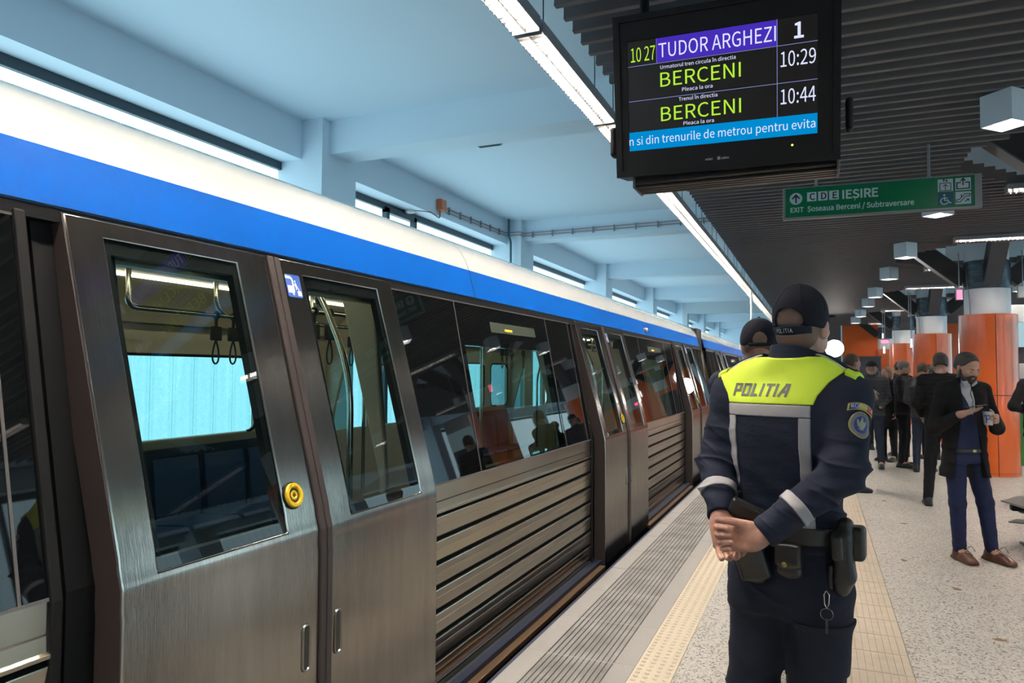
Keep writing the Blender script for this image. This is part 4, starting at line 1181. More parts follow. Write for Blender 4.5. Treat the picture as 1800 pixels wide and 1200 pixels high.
def fold(amp, f, seed=0.):
    """Soft cloth creases."""
    def fn(p, v):
        x, y, z = p[:, 0], p[:, 1], p[:, 2]
        w = np.sin(f * (z + .35 * x * np.cos(seed) + .25 * y) + 2.2 * np.sin(9 * x + seed) + 1.7 * np.sin(8 * y - seed)) * np.sin(f * .37 * z + 7 * x + seed * 2)
        r = 1 - np.abs(np.sin(.5 * f * (z - .55 * x * np.cos(seed * 2) + .2 * y) + 3 * np.sin(6 * x + 5 * y + seed)))
        return v + amp * (.7 * w - 1.1 * r ** 4 * np.clip(.5 + np.sin(11 * x - 7 * z + seed), 0, 1))
    return fn
def zcut_below(z0): return lambda p: z0 - p[:, 2]
def plane_cut(pt, n):
    pt, n = np.array(pt, float), nrm(n)
    return lambda p: (p - pt) @ n
def shoe(parent, ankle, yaw, m, h, L=.29, boot=0., name='shoe', z0=0.):
    s = Sdf(.03); R = rotm(yaw); a = np.array(ankle, float); b = np.array((a[0], a[1], z0))
    P = lambda x, y, z: b + R @ np.array((x, y, z))
    s.ell(P(0, -.015, .045), (.038, .058, .046), R); s.ell(P(0, .09, .040), (.044, .085, .042), R); s.ell(P(0, .165, .028), (.038, .062, .030), R)
    s.cap(P(0, -.01, .06), P(0, -.005, .11 + boot), .044, .046)
    s.box(P(0, .065, .012), (.042, .14, .014), R, .012)
    s.cut(zcut_below(z0 + .001))
    return grow(s, h, name, m, parent, .03)

# ---------------------------------------------------------------- the police officer in the foreground
def officer():
    loc = Vector((-.09, 2.5, 0)); phi = math.radians(-20)
    Rw = np.array(Matrix.Rotation(phi, 3, 'Z')); L = lambda x, y, z: Rw.T @ (np.array((x, y, z)) - np.array(loc))
    D = lambda x, y, z: Rw.T @ np.array((x, y, z), float)
    navy = fabric('police_navy', (.010, .014, .030), .8, .35); navy2 = fabric('police_trousers', (.008, .011, .023), .85, .3)
    neon = mat('neon_yellow', (.80, 1.0, .06), .75, bump=(500, .15, (1, 1, 1), .001), emit=(.5, .85, .0), es=.0)
    refl = mat('reflective_grey', (.42, .40, .41), .5, bump=(700, .15, (1, 1, 1), .0006)); leather = mat('duty_leather', (.010, .010, .010), .42, bump=(140, .12))
    sh = {-1: (-.190, .0, 1.480), 1: (.188, -.005, 1.475)}
    el = {-1: (-.222, -.055, 1.250), 1: (.206, -.100, 1.262)}
    wr = {-1: tuple(L(-.285, 2.365, 1.090)), 1: tuple(L(-.165, 2.255, 1.068))}
    hc = (.035, .035, 1.705)
    tors = [(.90, 0, -.005, .165, .120), (1.00, 0, 0, .162, .115), (1.12, 0, .005, .160, .112), (1.25, 0, 0, .172, .122), (1.38, 0, -.005, .182, .128), (1.47, 0, -.008, .180, .112), (1.54, .005, .0, .125, .085), (1.60, .01, .005, .07, .062)]
    # body
    s = Sdf(.03)
    s.loft([(z, cx, cy, rx - .018, ry - .018) for z, cx, cy, rx, ry in tors])
    head(s, hc, math.radians(-3), 0., 0., .95)
    s.cap((.01, .0, 1.52), (.03, .02, 1.66), .058, .056)
    for q in (-1, 1):
        s.cap((0, 0, 1.47), sh[q], .06, .048); s.cap(sh[q], el[q], .044, .036); s.cap(el[q], wr[q], .036, .028)
        s.cap((q * .085, 0, .92), (q * .105 - .02, .03, .50), .08, .055); s.cap((q * .105 - .02, .03, .50), (q * .115 - .02, -.01, .08), .05, .036)
        s.cap((q * .115 - .02, -.01, .06), (q * .13 - .02, .14, .03), .035, .028)
    # right hand lies palm outwards in the left one
    hand(s, wr[1], D(-1, .10, -.10), D(-.05, -1, .12), D(0, 0, 1), ((58, 62, 40), (66, 66, 40), (68, 60, 40), (62, 50, 30)), (.55, .35), 1.06, tdir=D(-.95, -.30, .24))
    hand(s, wr[-1], D(.24, -.26, -.92), D(.30, -.90, .30), D(1, .1, .2), ((50, 45, 25), (46, 45, 25), (40, 40, 25), (34, 30, 20)), (.1, .1), 1.04, tdir=D(.05, .9, -.45))
    body = grow(s, .0028, 'person', M_skinred); body.location = loc; body.rotation_euler = (0, 0, phi)
    tag(body, 'police officer in navy uniform with neon yellow yoke, seen from behind, hands clasped', 'person')
    # the neck and face are paler than the hands: one skin material, kept simple
    # jacket
    J = Sdf(.035)
    J.loft(tors[:-1] + [(1.590, .012, .004, .088, .080)])
    J.cap((-.12, 0, 1.535), (.12, 0, 1.535), .05, k=.06)
    for q in (-1, 1):
        J.cap((q * .10, 0, 1.50), sh[q], .068, .064, k=.05)
        J.cap(sh[q], el[q], .066, .057, k=.03)
        w = np.array(wr[q]); e = np.array(el[q])
        J.cap(el[q], w + (e - w) * .10, .057, .046, k=.03)
    Jn = J.clone(); Tq = Sdf(.035); Tq.loft(tors[:-1])
    Aq = {}
    for q in (-1, 1):
        w = np.array(wr[q]); e = np.array(el[q]); Aq[q] = Sdf(.03); Aq[q].cap(sh[q], el[q], .066, .057); Aq[q].cap(el[q], w + (e - w) * .10, .057, .046)
    fr = fold(.0085, 58, .6); fr2 = fold(.006, 95, 1.9)
    def arms_only(p, v):
        # creases gather at the elbows and along the sides
        ax = np.clip((np.abs(p[:, 0]) - .11) / .06, 0, 1)
        g = np.exp(-((p[:, 2] - 1.25) / .13) ** 2) * (.25 + .75 * ax) + .45 * np.exp(-((p[:, 2] - 1.12) / .08) ** 2)
        o = np.zeros(len(p))
        return v + fr(p, o) * g + fr2(p, o) * g * .7
    J.mod(arms_only); Jn.mod(arms_only); Tq.mod(arms_only)
    for q in (-1, 1): Aq[q].mod(arms_only)
    J.cut(zcut_below(1.0))
    for q in (-1, 1):
        w = np.array(wr[q]); e = np.array(el[q]); t = nrm(w - e); c = w - t * .012
        J.mod(lambda p, v, c=c, t=t: np.where(np.sqrt(((p - c) ** 2).sum(1)) < .075, np.maximum(v, (p - c) @ t), v))
    grow(J, .0032, 'jacket', navy, body)
    # collar
    C = Sdf(.02)
    C.loft([(1.562, .012, .004, .090, .083), (1.60, .020, .010, .083, .079), (1.645, .026, .016, .079, .077)], e=2.1)
    C.cut(plane_cut((.02, -.06, 1.640), (.12, .30, 1))); C.cut(plane_cut((.02, -.06, 1.572), (0, .10, -1)))
    C.mod(lambda p, v: np.maximum(v, .066 - np.sqrt((p[:, 0] - .024) ** 2 + (p[:, 1] - .012) ** 2)))
    grow(C, .003, 'collar', navy, body)
    # yoke and stripes: thin layers over the jacket
    def layer(name, region, m, d=.0022, h=.0028, base=None):
        bs = base or Jn
        q = bs.clone(); q.inflate(d); q.cut(region); q.mod(lambda p, v: np.maximum(v, -(bs.eval(p) + .004)))
        return grow(q, h, name, m, body)
    zb = 1.452
    arm = lambda x, z: np.interp(z, [1.30, zb, 1.48, 1.52, 1.55, 1.60], [.138, .138, .147, .174, .203, .23])
    def yoke(p):
        x, y, z = p[:, 0] + .006, p[:, 1], p[:, 2]
        return np.maximum.reduce([zb - z, np.abs(x + .013) - arm(x, z), y - .05, (z - 1.60)])
    layer('neon_yoke', yoke, neon, .003)
    def band(p):
        x, y, z = p[:, 0] + .006, p[:, 1], p[:, 2]
        return np.maximum.reduce([np.abs(z - (zb - .020)) - .0185, np.abs(x + .016) - .135, y - .02])
    layer('reflective_stripe', band, refl, .0035)
    for q in (-1, 1):
        def bar(p, q=q):
            x, y, z = p[:, 0] + .006, p[:, 1], p[:, 2]
            return np.maximum.reduce([np.abs(x - (.103 if q > 0 else -.136)) - .0165, z - (zb - .04), 1.03 - z, y - .0])
        layer('reflective_stripe', (lambda p, q=q: np.maximum(bar(p, q), (1.16 if q < 0 else 1.03) - p[:, 2])), refl, .004, base=Tq)
        w = np.array(wr[q]); e = np.array(el[q]); t = nrm(w - e); c = e + (w - e) * (.56 if q > 0 else .52)
        nn = nrm(t + np.array((0, 0, -.0)))
        def ring(p, c=c, nn=nn): return np.maximum(np.abs((p - c) @ nn) - .0165, np.sqrt(((p - c) ** 2).sum(1)) - .10)
        layer('reflective_stripe', ring, refl, .0045, base=Aq[q])
    # epaulettes with pale piping
    for q in (-1, 1):
        def ep(p, q=q, g=0.):
            x, y, z = p[:, 0], p[:, 1] - .012, p[:, 2]
            return np.maximum.reduce([np.abs(y) - .030 + g, q * x - .215 + g, .075 - q * x, 1.45 - z])
        a = Jn.clone(); a.inflate(.010); a.cut(ep); a.mod(lambda p, v: np.maximum(v, -(Jn.eval(p) + .003)))
        o = grow(a, .003, 'epaulette', navy, body)
        b = Jn.clone(); b.inflate(.0065); b.cut(lambda p, q=q: ep(p, q, -.0035)); b.mod(lambda p, v: np.maximum(v, -(Jn.eval(p) - .001)))
        grow(b, .0025, 'piping', mat('piping_pale', (.75, .78, .55), .5), o)
        def tab(p, q=q):
            x, y, z = p[:, 0], p[:, 1] - .0, p[:, 2]
            return np.maximum.reduce([np.abs(y + .0) - .042, np.abs(q * x - .205) - .016, 1.46 - z])
        layer('neon_tab', tab, neon, .009)
    # lettering: chamfered strokes laid over the yoke
    H_, g_ = .042, .0085
    def letter(ch):
        w = .036
        return {'P': [((0, 0), (0, 1)), ((0, 1), (1, 1)), ((1, 1), (1, .44)), ((1, .44), (0, .44))], 'O': [((0, 0), (0, 1)), ((0, 1), (1, 1)), ((1, 1), (1, 0)), ((1, 0), (0, 0))],
                'L': [((0, 1), (0, 0)), ((0, 0), (1, 0))], 'I': [((0, 0), (0, 1))], 'T': [((0, 1), (1.1, 1)), ((.55, 1), (.55, 0))], 'A': [((0, 0), (.62, 1)), ((.62, 1), (1.0, 1)), ((1.0, 1), (1.0, 0)), ((.25, .36), (1.0, .36))]}[ch], {'I': 0., 'L': .015, 'T': .017, 'A': .021}.get(ch, .019)
    x = -.137; strokes = []
    for ch in 'POLITIA':
        st, w = letter(ch); strokes.append([((x + a * w + .006 * b, b), (x + c * w + .006 * d, d)) for (a, b), (c, d) in st]); x += w + g_ + .006
    back = Jn.clone(); back.inflate(.0045)
    def drop(px, pz):
        # march onto the back of the jacket
        y = -.20
        P = np.array([[px, y, pz]])
        for _ in range(40):
            d = back.eval(P)[0]
            if d < .0004: break
            P[0, 1] += d * .8
        return P[0]
    z0 = 1.474
    mb = MB()
    for li in strokes:
        for a, b in li:
            A = np.array((a[0], z0 + a[1] * (H_ - .009) + .0045)); B_ = np.array((b[0], z0 + b[1] * (H_ - .009) + .0045)); t = (B_ - A) / (np.linalg.norm(B_ - A) + 1e-9); n = np.array((-t[1], t[0])) * .0036
            A2, B2 = A - t * .0036, B_ + t * .0036; K = 6; top = []; bot = []
            for i in range(K + 1):
                c = A2 + (B2 - A2) * i / K; top.append(drop(*(c + n))); bot.append(drop(*(c - n)))
            mb.add(top + bot, [(i, i + 1, K + 2 + i, K + 1 + i) for i in range(K)])
    o = mb.build('back_lettering', mat('lettering_grey', (.17, .17, .16), .6), body, recalc=False)
    sd = o.modifiers.new('solid', 'SOLIDIFY'); sd.thickness = .0012; sd.offset = 0
    # trousers
    T = Sdf(.04)
    T.loft([(.80, -.004, -.005, .168, .118), (.90, 0, -.008, .170, .122), (1.00, 0, 0, .162, .114), (1.06, 0, 0, .158, .110)])
    kn = {-1: (-.135, .02, .50), 1: (.068, .03, .50)}; an = {-1: (-.150, -.02, .10), 1: (.085, -.01, .10)}
    for q in (-1, 1):
        T.cap((q * .085, -.005, .88), kn[q], .102, .080, k=.045); T.cap(kn[q], an[q], .080, .068, k=.03)
    f2 = fold(.0055, 46, 2.1)
    T.mod(lambda p, v: v + (f2(p, np.zeros(len(p)))) * (.25 + .9 * np.exp(-((p[:, 2] - .52) / .10) ** 2) + .5 * np.exp(-((p[:, 2] - .86) / .06) ** 2)))
    T.cut(lambda p: p[:, 2] - 1.05); T.cut(zcut_below(.07))
    Tc = T.clone()
    grow(T, .0036, 'trousers', navy2, body)
    # cargo pocket flap and zip on the right thigh
    q = Tc.clone(); q.inflate(.008); q.cut(lambda p: np.maximum.reduce([np.abs(p[:, 2] - .71) - .085, .055 - p[:, 0], p[:, 1] - .06])); grow(q, .004, 'thigh_pocket', navy2, body)
    for q in (-1, 1): shoe(body, an[q], q * -.15, leather, .005, boot=.06, name='boot')
    # belt with its gear
    B_ = Sdf(.0); B_.loft([(1.03, 0, 0, .176, .128), (1.08, 0, .002, .174, .126)]); B_.cut(lambda p: np.abs(p[:, 2] - 1.055) - .026); grow(B_, .004, 'duty_belt', leather, body)
    def gear(name, build, m=leather, h=.003, k=.008):
        s = Sdf(k); build(s); return grow(s, h, name, m, body, .02)
    # holster on the left hip, butt flap on top
    hp = L(-.215, 2.36, 1.00)
    Rh = rotm(math.radians(18), .10, .0)
    def hol(s):
        s.box(L(-.212, 2.385, 1.085), (.062, .024, .038), rotm(math.radians(20), .12, .34), .014, k=.02)
        s.cap(L(-.225, 2.375, 1.04), L(-.175, 2.39, .93), .042, .034, k=.03); s.box(L(-.20, 2.375, .985), (.045, .026, .075), rotm(math.radians(20), .05, -.28), .014, k=.02)
    gear('holster', hol)
    fl_ = gear('holster_flap', lambda s: s.box(L(-.195, 2.362, 1.118), (.066, .020, .022), rotm(math.radians(20), .15, .42), .010), mat('flap_leather', (.022, .023, .023), .35, bump=(140, .1)))
    pp = L(-.085, 2.375, .985)
    po = gear('cuff_pouch', lambda s: (s.box(pp, (.040, .024, .046), rotm(0), .016), s.ell(pp + np.array((0, -.004, -.036)), (.041, .024, .022))))
    gear('pouch_flap', lambda s: (s.box(pp + np.array((0, -.010, .014)), (.041, .018, .034), rotm(0), .010), s.ell(pp + np.array((0, -.012, -.012)), (.039, .018, .030))))
    m_ = MB(); m_.lathe([(.0092, 0), (.0085, .003), (.0005, .0042)], n=18); b_ = m_.build('press_stud', mat('brass', (.60, .42, .16), .25, 1.0), body, smooth=50); b_.data.transform(frame(Vector(pp + np.array((-.004, -.031, -.012))), (1, 0, 0), (0, 0, 1)))
    # right hip: radio pouch with a torch head
    rp = np.array((.185, -.055, 1.0))
    def rad(s):
        s.box(rp + (0, 0, .005), (.027, .040, .075), rotm(.25, 0, -.10), .018, k=.02); s.ell(rp + (-.006, .0, -.075), (.026, .036, .038), k=.03); s.cap(rp + (.0, -.005, .06), rp + (.006, 0, .100), .028, .022, k=.02)
    gear('radio_pouch', rad)
    gear('side_pouch', lambda s: s.box(rp + (.030, .030, .045), (.022, .034, .050), rotm(.2), .014))
    gear('torch', lambda s: s.box(rp + (-.004, -.042, .035), (.017, .012, .038), rotm(.25, 0, -.05), .012), mat('torch_black', (.018, .019, .018), .3))
    gear('belt_loop', lambda s: s.box(rp + (-.028, -.03, -.055), (.007, .006, .035), rotm(.2), .004))
    # shoulder badges on the right sleeve
    tt = nrm(np.array(el[1]) - np.array(sh[1])); out = nrm(np.array((.80, -.60, .10))); out = nrm(out - tt * (out @ tt)); sd_ = np.cross(out, tt)
    def patch(name, c0, fn, m, par=None, d=.0035):
        q = Jn.clone(); q.inflate(d); c0 = np.array(c0)
        def reg(p):
            r = p - c0; u = r @ sd_; v = -(r @ tt)
            return np.maximum(fn(u, v), .02 - (r @ out))
        q.cut(reg); q.mod(lambda p, v: np.maximum(v, -(Jn.eval(p) + .002)))
        return grow(q, .0018, name, m, body if par is None else par)
    cb = np.array(sh[1]) + tt * .105
    elp = lambda a, b: (lambda u, v: (np.sqrt((u / a) ** 2 + (v / b) ** 2) - 1) * min(a, b))
    ring_ = patch('sleeve_badge', cb, elp(.0335, .040), mat('badge_gold', (.45, .36, .14), .6), d=.003)
    patch('badge_rim', cb, elp(.0315, .038), mat('badge_rim_dark', (.17, .17, .16), .6), ring_, .0036)
    patch('badge_field', cb, elp(.0225, .027), mat('badge_blue', (.03, .05, .24), .6), ring_, .0044)
    patch('badge_emblem', cb + tt * -.002, lambda u, v: np.minimum.reduce([elp(.0065, .015)(u, v), elp(.0042, .0125)(np.abs(u) - .0105 - .25 * v, v - .001), elp(.0035, .004)(u, v - .017), elp(.009, .0035)(u, v + .015)]), mat('badge_pale', (.40, .38, .26), .6), ring_, .0052)
    arcf = lambda u, v: np.maximum.reduce([np.abs(np.sqrt(u ** 2 + (v + .052) ** 2) - .1085 + .0) - .0095, np.abs(u) - .040, -v])
    ca = np.array(sh[1]) + tt * .105
    tri = {'arc_blue': (lambda u, v: np.maximum(arcf(u, v), -u - 1 + .0), None)}
    base_ = patch('country_tab', ca, lambda u, v: np.maximum.reduce([np.abs(np.sqrt(u ** 2 + (v + .046) ** 2) - .1015) - .0105, np.abs(u) - .0405, -v]), mat('tab_yellow', (.72, .55, .08), .6), d=.003)
    for nm, a_, b_, mm in (('tab_blue', -.038, -.0135, mat('tab_blue', (.03, .06, .36), .6)), ('tab_red', .0135, .038, mat('tab_red', (.55, .04, .05), .6))):
        patch(nm, ca, lambda u, v, a_=a_, b_=b_: np.maximum.reduce([np.abs(np.sqrt(u ** 2 + (v + .046) ** 2) - .1015) - .0088, a_ - u, u - b_, -v]), mm, base_, .0038)
    sl = Jn.clone(); sl.inflate(.005)
    def onsleeve(u, v):
        P = (ca + sd_ * u - tt * v + out * .14)[None].copy()
        for _ in range(60):
            d = sl.eval(P)[0]
            if d < .0004: break
            P[0] -= out * d * .8
        return P[0]
    mb = MB()
    glyph = {'R': [((0, 0), (0, 1)), ((0, 1), (.9, 1)), ((.9, 1), (.9, .5)), ((.9, .5), (0, .5)), ((.3, .5), (1, 0))], 'O': [((0, 0), (0, 1)), ((0, 1), (1, 1)), ((1, 1), (1, 0)), ((1, 0), (0, 0))],
             'M': [((0, 0), (0, 1)), ((0, 1), (.5, .3)), ((.5, .3), (1, 1)), ((1, 1), (1, 0))], 'A': [((0, 0), (.5, 1)), ((.5, 1), (1, 0)), ((.25, .4), (.75, .4))], 'N': [((0, 0), (0, 1)), ((0, 1), (1, 0)), ((1, 0), (1, 1))], 'I': [((.5, 0), (.5, 1))]}
    for i, ch in enumerate('ROMANIA'):
        th = (i - 3) * .104; cu_, cv_ = math.sin(th) * .1015, -.046 + math.cos(th) * .1015
        for a, b in glyph[ch]:
            def W(q): 
                gx, gy = (q[0] - .5) * .0068, (q[1] - .5) * .0105
                return np.array((cu_ + gx * math.cos(th) + gy * math.sin(th), cv_ - gx * math.sin(th) + gy * math.cos(th)))
            A, Bb = W(a), W(b); t_ = nrm(Bb - A); n_ = np.array((-t_[1], t_[0])) * .0008
            mb.add([onsleeve(*(A - n_)), onsleeve(*(Bb - n_)), onsleeve(*(Bb + n_)), onsleeve(*(A + n_))], [(0, 1, 2, 3)])
    mb.build('tab_lettering', mat('tab_white', (.75, .75, .7), .6), base_, recalc=False)
    # hair, cap
    Rhd = rotm(math.radians(-3)); HP = lambda x, y, z: np.array(hc) + Rhd @ np.array((x, y, z))
    Hh = Sdf(.015); Hh.ell(HP(0, -.014, .024), (.0755, .0945, .084), Rhd); Hh.ell(HP(0, -.042, -.035), (.064, .060, .058), Rhd, .02)
    Hh.cut(lambda p: -((p - HP(0, 0, -.078 - .0)) @ np.array((0, -.25, 1.)) ))
    Hh.cut(lambda p: (p - HP(0, .04, 0)) @ (Rhd @ np.array((0, 1., -.55))))
    for q in (-1, 1): Hh.mod(lambda p, v, q=q: np.maximum(v, .028 - np.sqrt((((p - HP(q * .085, -.002, -.018)) * (1, 1, .8)) ** 2).sum(1))))
    grow(Hh, .003, 'hair', mat('hair_cropped', (.17, .105, .075), .7, bump=(320, .2)), body)
    K = Sdf(.012); K.ell(HP(0, -.014, .036), (.0815, .101, .093), Rhd); K.ell(HP(0, -.01, .004), (.0815, .100, .062), Rhd, .012)
    def capcut(p):
        r = (p - HP(0, 0, 0)) @ Rhd
        return -(r[:, 2] + .018 + .12 * np.minimum(0, r[:, 1]) * 1.0 - .02 * 0)
    K.cut(capcut)
    def hole(p):
        r = (p - HP(0, 0, 0)) @ Rhd
        return np.maximum(np.sqrt((r[:, 0] / 1.12) ** 2 + ((r[:, 2] - .008)) ** 2) - .040, r[:, 1] + .05)
    K.mod(lambda p, v: np.maximum(v, -np.maximum(hole(p), -( (p - HP(0, 0, 0)) @ Rhd )[:, 2] - .004)))
    Ki = Sdf(.03); Ki.ell(HP(0, -.014, .036), (.0795, .099, .090), Rhd)
    cap = grow(K, .003, 'cap', fabric('cap_navy', (.006, .007, .014), .85, .4), body)
    # seams and button
    for a in (0, 60, 120):
        pts = []
        for t in np.linspace(.06, PI - .06, 24):
            u = math.radians(a); r = np.array((math.cos(u) * .0822 * math.cos(t), -.014 + math.sin(u) * .1017 * math.cos(t), .036 + .0936 * math.sin(t)))
            if r[2] > .045 or not (r[1] < -.04): pts.append(HP(*r))
        MB().tube(pts, .0011, 6).build('cap_seam', mat('seam_navy', (.004, .004, .007), .9), cap)
    MB().lathe([(.008, 0), (.007, .004), (.0005, .0055)], tuple(HP(0, -.014, .1275)), 14).build('cap_button', navy, cap, smooth=50)
    br = Sdf(.01); br.ell(HP(0, .108, .016), (.066, .070, .030), rotm(math.radians(-3), .18)); br.cut(lambda p: -((p - HP(0, .108, .028)) @ np.array((0, -.1, 1.)))); br.mod(lambda p, v: np.maximum(v, ((p - HP(0, .108, .035)) @ np.array((0, -.1, 1.)))))
    grow(br, .003, 'cap_brim', navy, cap)
    stp = Sdf(.0); stp.ell(HP(0, -.014, .012), (.0825, .1065, .090), Rhd)
    stp.cut(lambda p: np.maximum(np.abs((p - HP(0, 0, 0)) @ Rhd @ np.array((0, -.12, 1.)) + .017 - .005) - .0135, np.maximum(((p - HP(0, 0, 0)) @ Rhd)[:, 1] + .045, np.abs(((p - HP(0, 0, 0)) @ Rhd)[:, 0]) - .060)))
    grow(stp, .0025, 'cap_strap', navy, cap)
    mb = MB(); x = -.030
    rr = lambda xx, zz: HP(xx, -.014 - .1078 * math.sqrt(max(0, 1 - (xx / .0825) ** 2 - ((zz - .012) / .090) ** 2)) , zz)
    gl = {'P': [((0, 0), (0, 1)), ((0, 1), (1, 1)), ((1, 1), (1, .45)), ((1, .45), (0, .45))], 'O': glyph['O'], 'L': [((0, 1), (0, 0)), ((0, 0), (1, 0))], 'I': glyph['I'], 'T': [((0, 1), (1, 1)), ((.5, 1), (.5, 0))], 'A': glyph['A']}
    for ch in 'POLITIA':
        w = .004 if ch == 'I' else .0062
        for a, b in gl[ch]:
            A = np.array((x + a[0] * w - .008, -.0295 + a[1] * .011)); Bb = np.array((x + b[0] * w - .008, -.0295 + b[1] * .011)); t_ = nrm(Bb - A); n_ = np.array((-t_[1], t_[0])) * .0009; A -= t_ * .0008; Bb += t_ * .0008
            mb.add([rr(*(A - n_)), rr(*(Bb - n_)), rr(*(Bb + n_)), rr(*(A + n_))], [(0, 1, 2, 3)])
        x += w + .0026
    o = mb.build('cap_lettering', mat('cap_white', (.8, .8, .8), .6), cap, recalc=False)
    # things carried: key ring, pen
    kr = thing('key_ring', 'steel snap hook with a ring and key hanging at the officer\'s right hip', 'keys', (0, 0, 0))
    k0 = Rw @ (rp + np.array((-.030, -.062, -.088))) + np.array(loc)
    MB().tube([k0 + np.array(v) for v in ((0, 0, 0), (-.007, 0, -.012), (-.006, 0, -.038), (.0, 0, -.052), (.006, 0, -.038), (.007, 0, -.012))], .0022, 8, closed=True).build('snap_hook', M_rail, kr, smooth=60)
    MB().tube([k0 + np.array((.017 * math.cos(a), .0, -.068 + .017 * math.sin(a))) for a in np.linspace(0, 2 * PI, 24)[:-1]], .0011, 6, closed=True).build('ring', M_rail, kr, smooth=60)
    MB().box(k0[0] - .004, k0[0] + .003, k0[1] - .001, k0[1] + .001, k0[2] - .125, k0[2] - .082).build('key', mat('key_dark', (.06, .06, .05), .4, .8), kr)
    pen = MB(); p0 = Rw @ np.array((.085, -.1045, .775)) + np.array(loc); pen.tube([p0, p0 + (0, 0, .05), p0 + (0, 0, .058)], [.0045, .0045, .003], 10); pen.box(p0[0] - .008, p0[0] - .005, p0[1] - .004, p0[1] + .004, p0[2] + .012, p0[2] + .055)
    tag(pen.build('pen', mat('pen_blue', (.01, .02, .35), .3)), 'blue pen clipped in the officer\'s thigh pocket', 'pen')
    return body
import time as _t
_t0 = _t.time()
officer()
print('officer', _t.time() - _t0)
# ---------------------------------------------------------------- everyone else on the platform
M_blackcloth = fabric('coat_black', (.007, .007, .008), .9, .3)
M_darkjacket = fabric('jacket_charcoal', (.016, .017, .020), .7, .3)
M_puffer = mat('puffer_navy', (.020, .022, .030), .5, bump=(60, .2))
M_leather = mat('jacket_leather', (.016, .015, .015), .38, bump=(40, .25))
M_jeans = fabric('jeans_dark', (.020, .028, .048), .9, .3)
M_darkpants = fabric('trousers_black', (.009, .010, .013), .9, .2)
M_suit = fabric('suit_navy', (.014, .020, .060), .8, .15)
M_shirt = mat('shirt_white', (.60, .59, .62), .8, bump=(60, .3))
M_shoeblack = mat('shoe_black', (.008, .008, .008), .35)
M_shoebrown = mat('shoe_brown', (.085, .032, .016), .35, var=(30, .25))
def person(label, x, y, rz, H, jm, tm, hair=M_hairdark, hat=None, el=None, wr=None, hands=None, yaw=0., pitch=0., coat=.86, jh=.009, h=.0095, group=None, kn=None, an=None, shoes=M_shoeblack, puff=0., build=1., open_front=False, longhair=False, beard=None, hoff=(0, .02)):
    k = H / 1.75
    A = lambda v: np.array(v, float) * k
    sh = {q: A((q * .178, -.005, 1.435)) for q in (-1, 1)}
    E0 = {q: A((q * .225, -.04, 1.15)) for q in (-1, 1)}; W0 = {q: A((q * .215, .06, .92)) for q in (-1, 1)}
    for q, v in (el or {}).items(): E0[q] = A(v)
    for q, v in (wr or {}).items(): W0[q] = A(v)
    K0 = {q: A((q * .098, .015, .49)) for q in (-1, 1)}; N0 = {q: A((q * .105, -.02, .085)) for q in (-1, 1)}
    for q, v in (kn or {}).items(): K0[q] = A(v)
    for q, v in (an or {}).items(): N0[q] = A(v)
    hc = A((hoff[0], hoff[1], 1.632))
    b = build
    tors = [(z * k, cx * k, cy * k, rx * k * b, ry * k * b) for z, cx, cy, rx, ry in
            [(.84, 0, -.005, .160, .112), (.95, 0, 0, .152, .108), (1.08, 0, .005, .148, .106), (1.22, 0, 0, .160, .115), (1.34, 0, -.005, .172, .120), (1.42, 0, -.008, .168, .105), (1.49, 0, 0, .115, .08), (1.54, 0, .005, .062, .058)]]
    s = Sdf(.03)
    s.loft([(z, cx, cy, rx - .02, ry - .02) for z, cx, cy, rx, ry in tors])
    R, P = head(s, hc, yaw, pitch, 0., k)
    s.cap(A((0, -.005, 1.46)), hc + A((0, -.015, -.03)), .056 * k, .054 * k)
    for q in (-1, 1):
        s.cap((0, 0, 1.42 * k), sh[q], .06, .045); s.cap(sh[q], E0[q], .040, .033); s.cap(E0[q], W0[q], .033, .026)
        s.cap(A((q * .085, 0, .88)), K0[q], .07, .05); s.cap(K0[q], N0[q], .046, .034); s.cap(N0[q], N0[q] + A((q * .01, .13, -.055)), .034, .028)
        hd = (hands or {}).get(q)
        if hd is None:
            d = nrm(W0[q] - E0[q]); hand(s, W0[q], d * .6 + np.array((0, .1, -.6)), (-q, .1, .1), (0, 1, .2), ((25, 25, 15), (28, 28, 15), (30, 30, 15), (34, 30, 15)), (.6, .1), k)
        elif hd != 'hidden': hand(s, W0[q], *hd[:3], hd[3], hd[4], k, **(hd[5] if len(hd) > 5 else {}))
    body = grow(s, h, 'person', M_skin); body.location = (x, y, 0); body.rotation_euler = (0, 0, rz)
    tag(body, label, 'person', group)
    # jacket or coat
    J = Sdf(.04); g = .012 + puff
    J.loft([(z, cx, cy, rx + g, ry + g) for z, cx, cy, rx, ry in tors[1:-1]])
    if coat < .93: J.loft([(coat * k, 0, 0, (.185 if coat < .8 else .168) * k * b + g, (.14 if coat < .8 else .118) * k * b + g), (1.0 * k, 0, 0, .152 * k * b + g, .108 * k * b + g), (1.10 * k, 0, 0, .148 * k * b + g, .106 * k * b + g)], k=.03)
    for q in (-1, 1):
        J.cap(A((q * .09, 0, 1.455)), sh[q], .062 * k, .060 * k + puff, k=.05); J.cap(sh[q], E0[q], .060 + puff, .052 + puff, k=.03); J.cap(E0[q], W0[q] + (E0[q] - W0[q]) * .06, .052 + puff, .042 + puff * .6, k=.03)
    J.loft([(1.49 * k, 0, .004, .085, .08), (1.545 * k, 0, .012, .075, .074)], k=.025)
    fo = fold(.0036, 48, x * 3 + y)
    if puff: J.mod(lambda p, v: v + .006 * np.abs(np.sin(PI * p[:, 2] / .055)))
    else: J.mod(lambda p, v: fo(p, v))
    J.cut(zcut_below(coat * k)); J.cut(plane_cut(A((0, .0, 1.535)), (0, -.35, 1)))
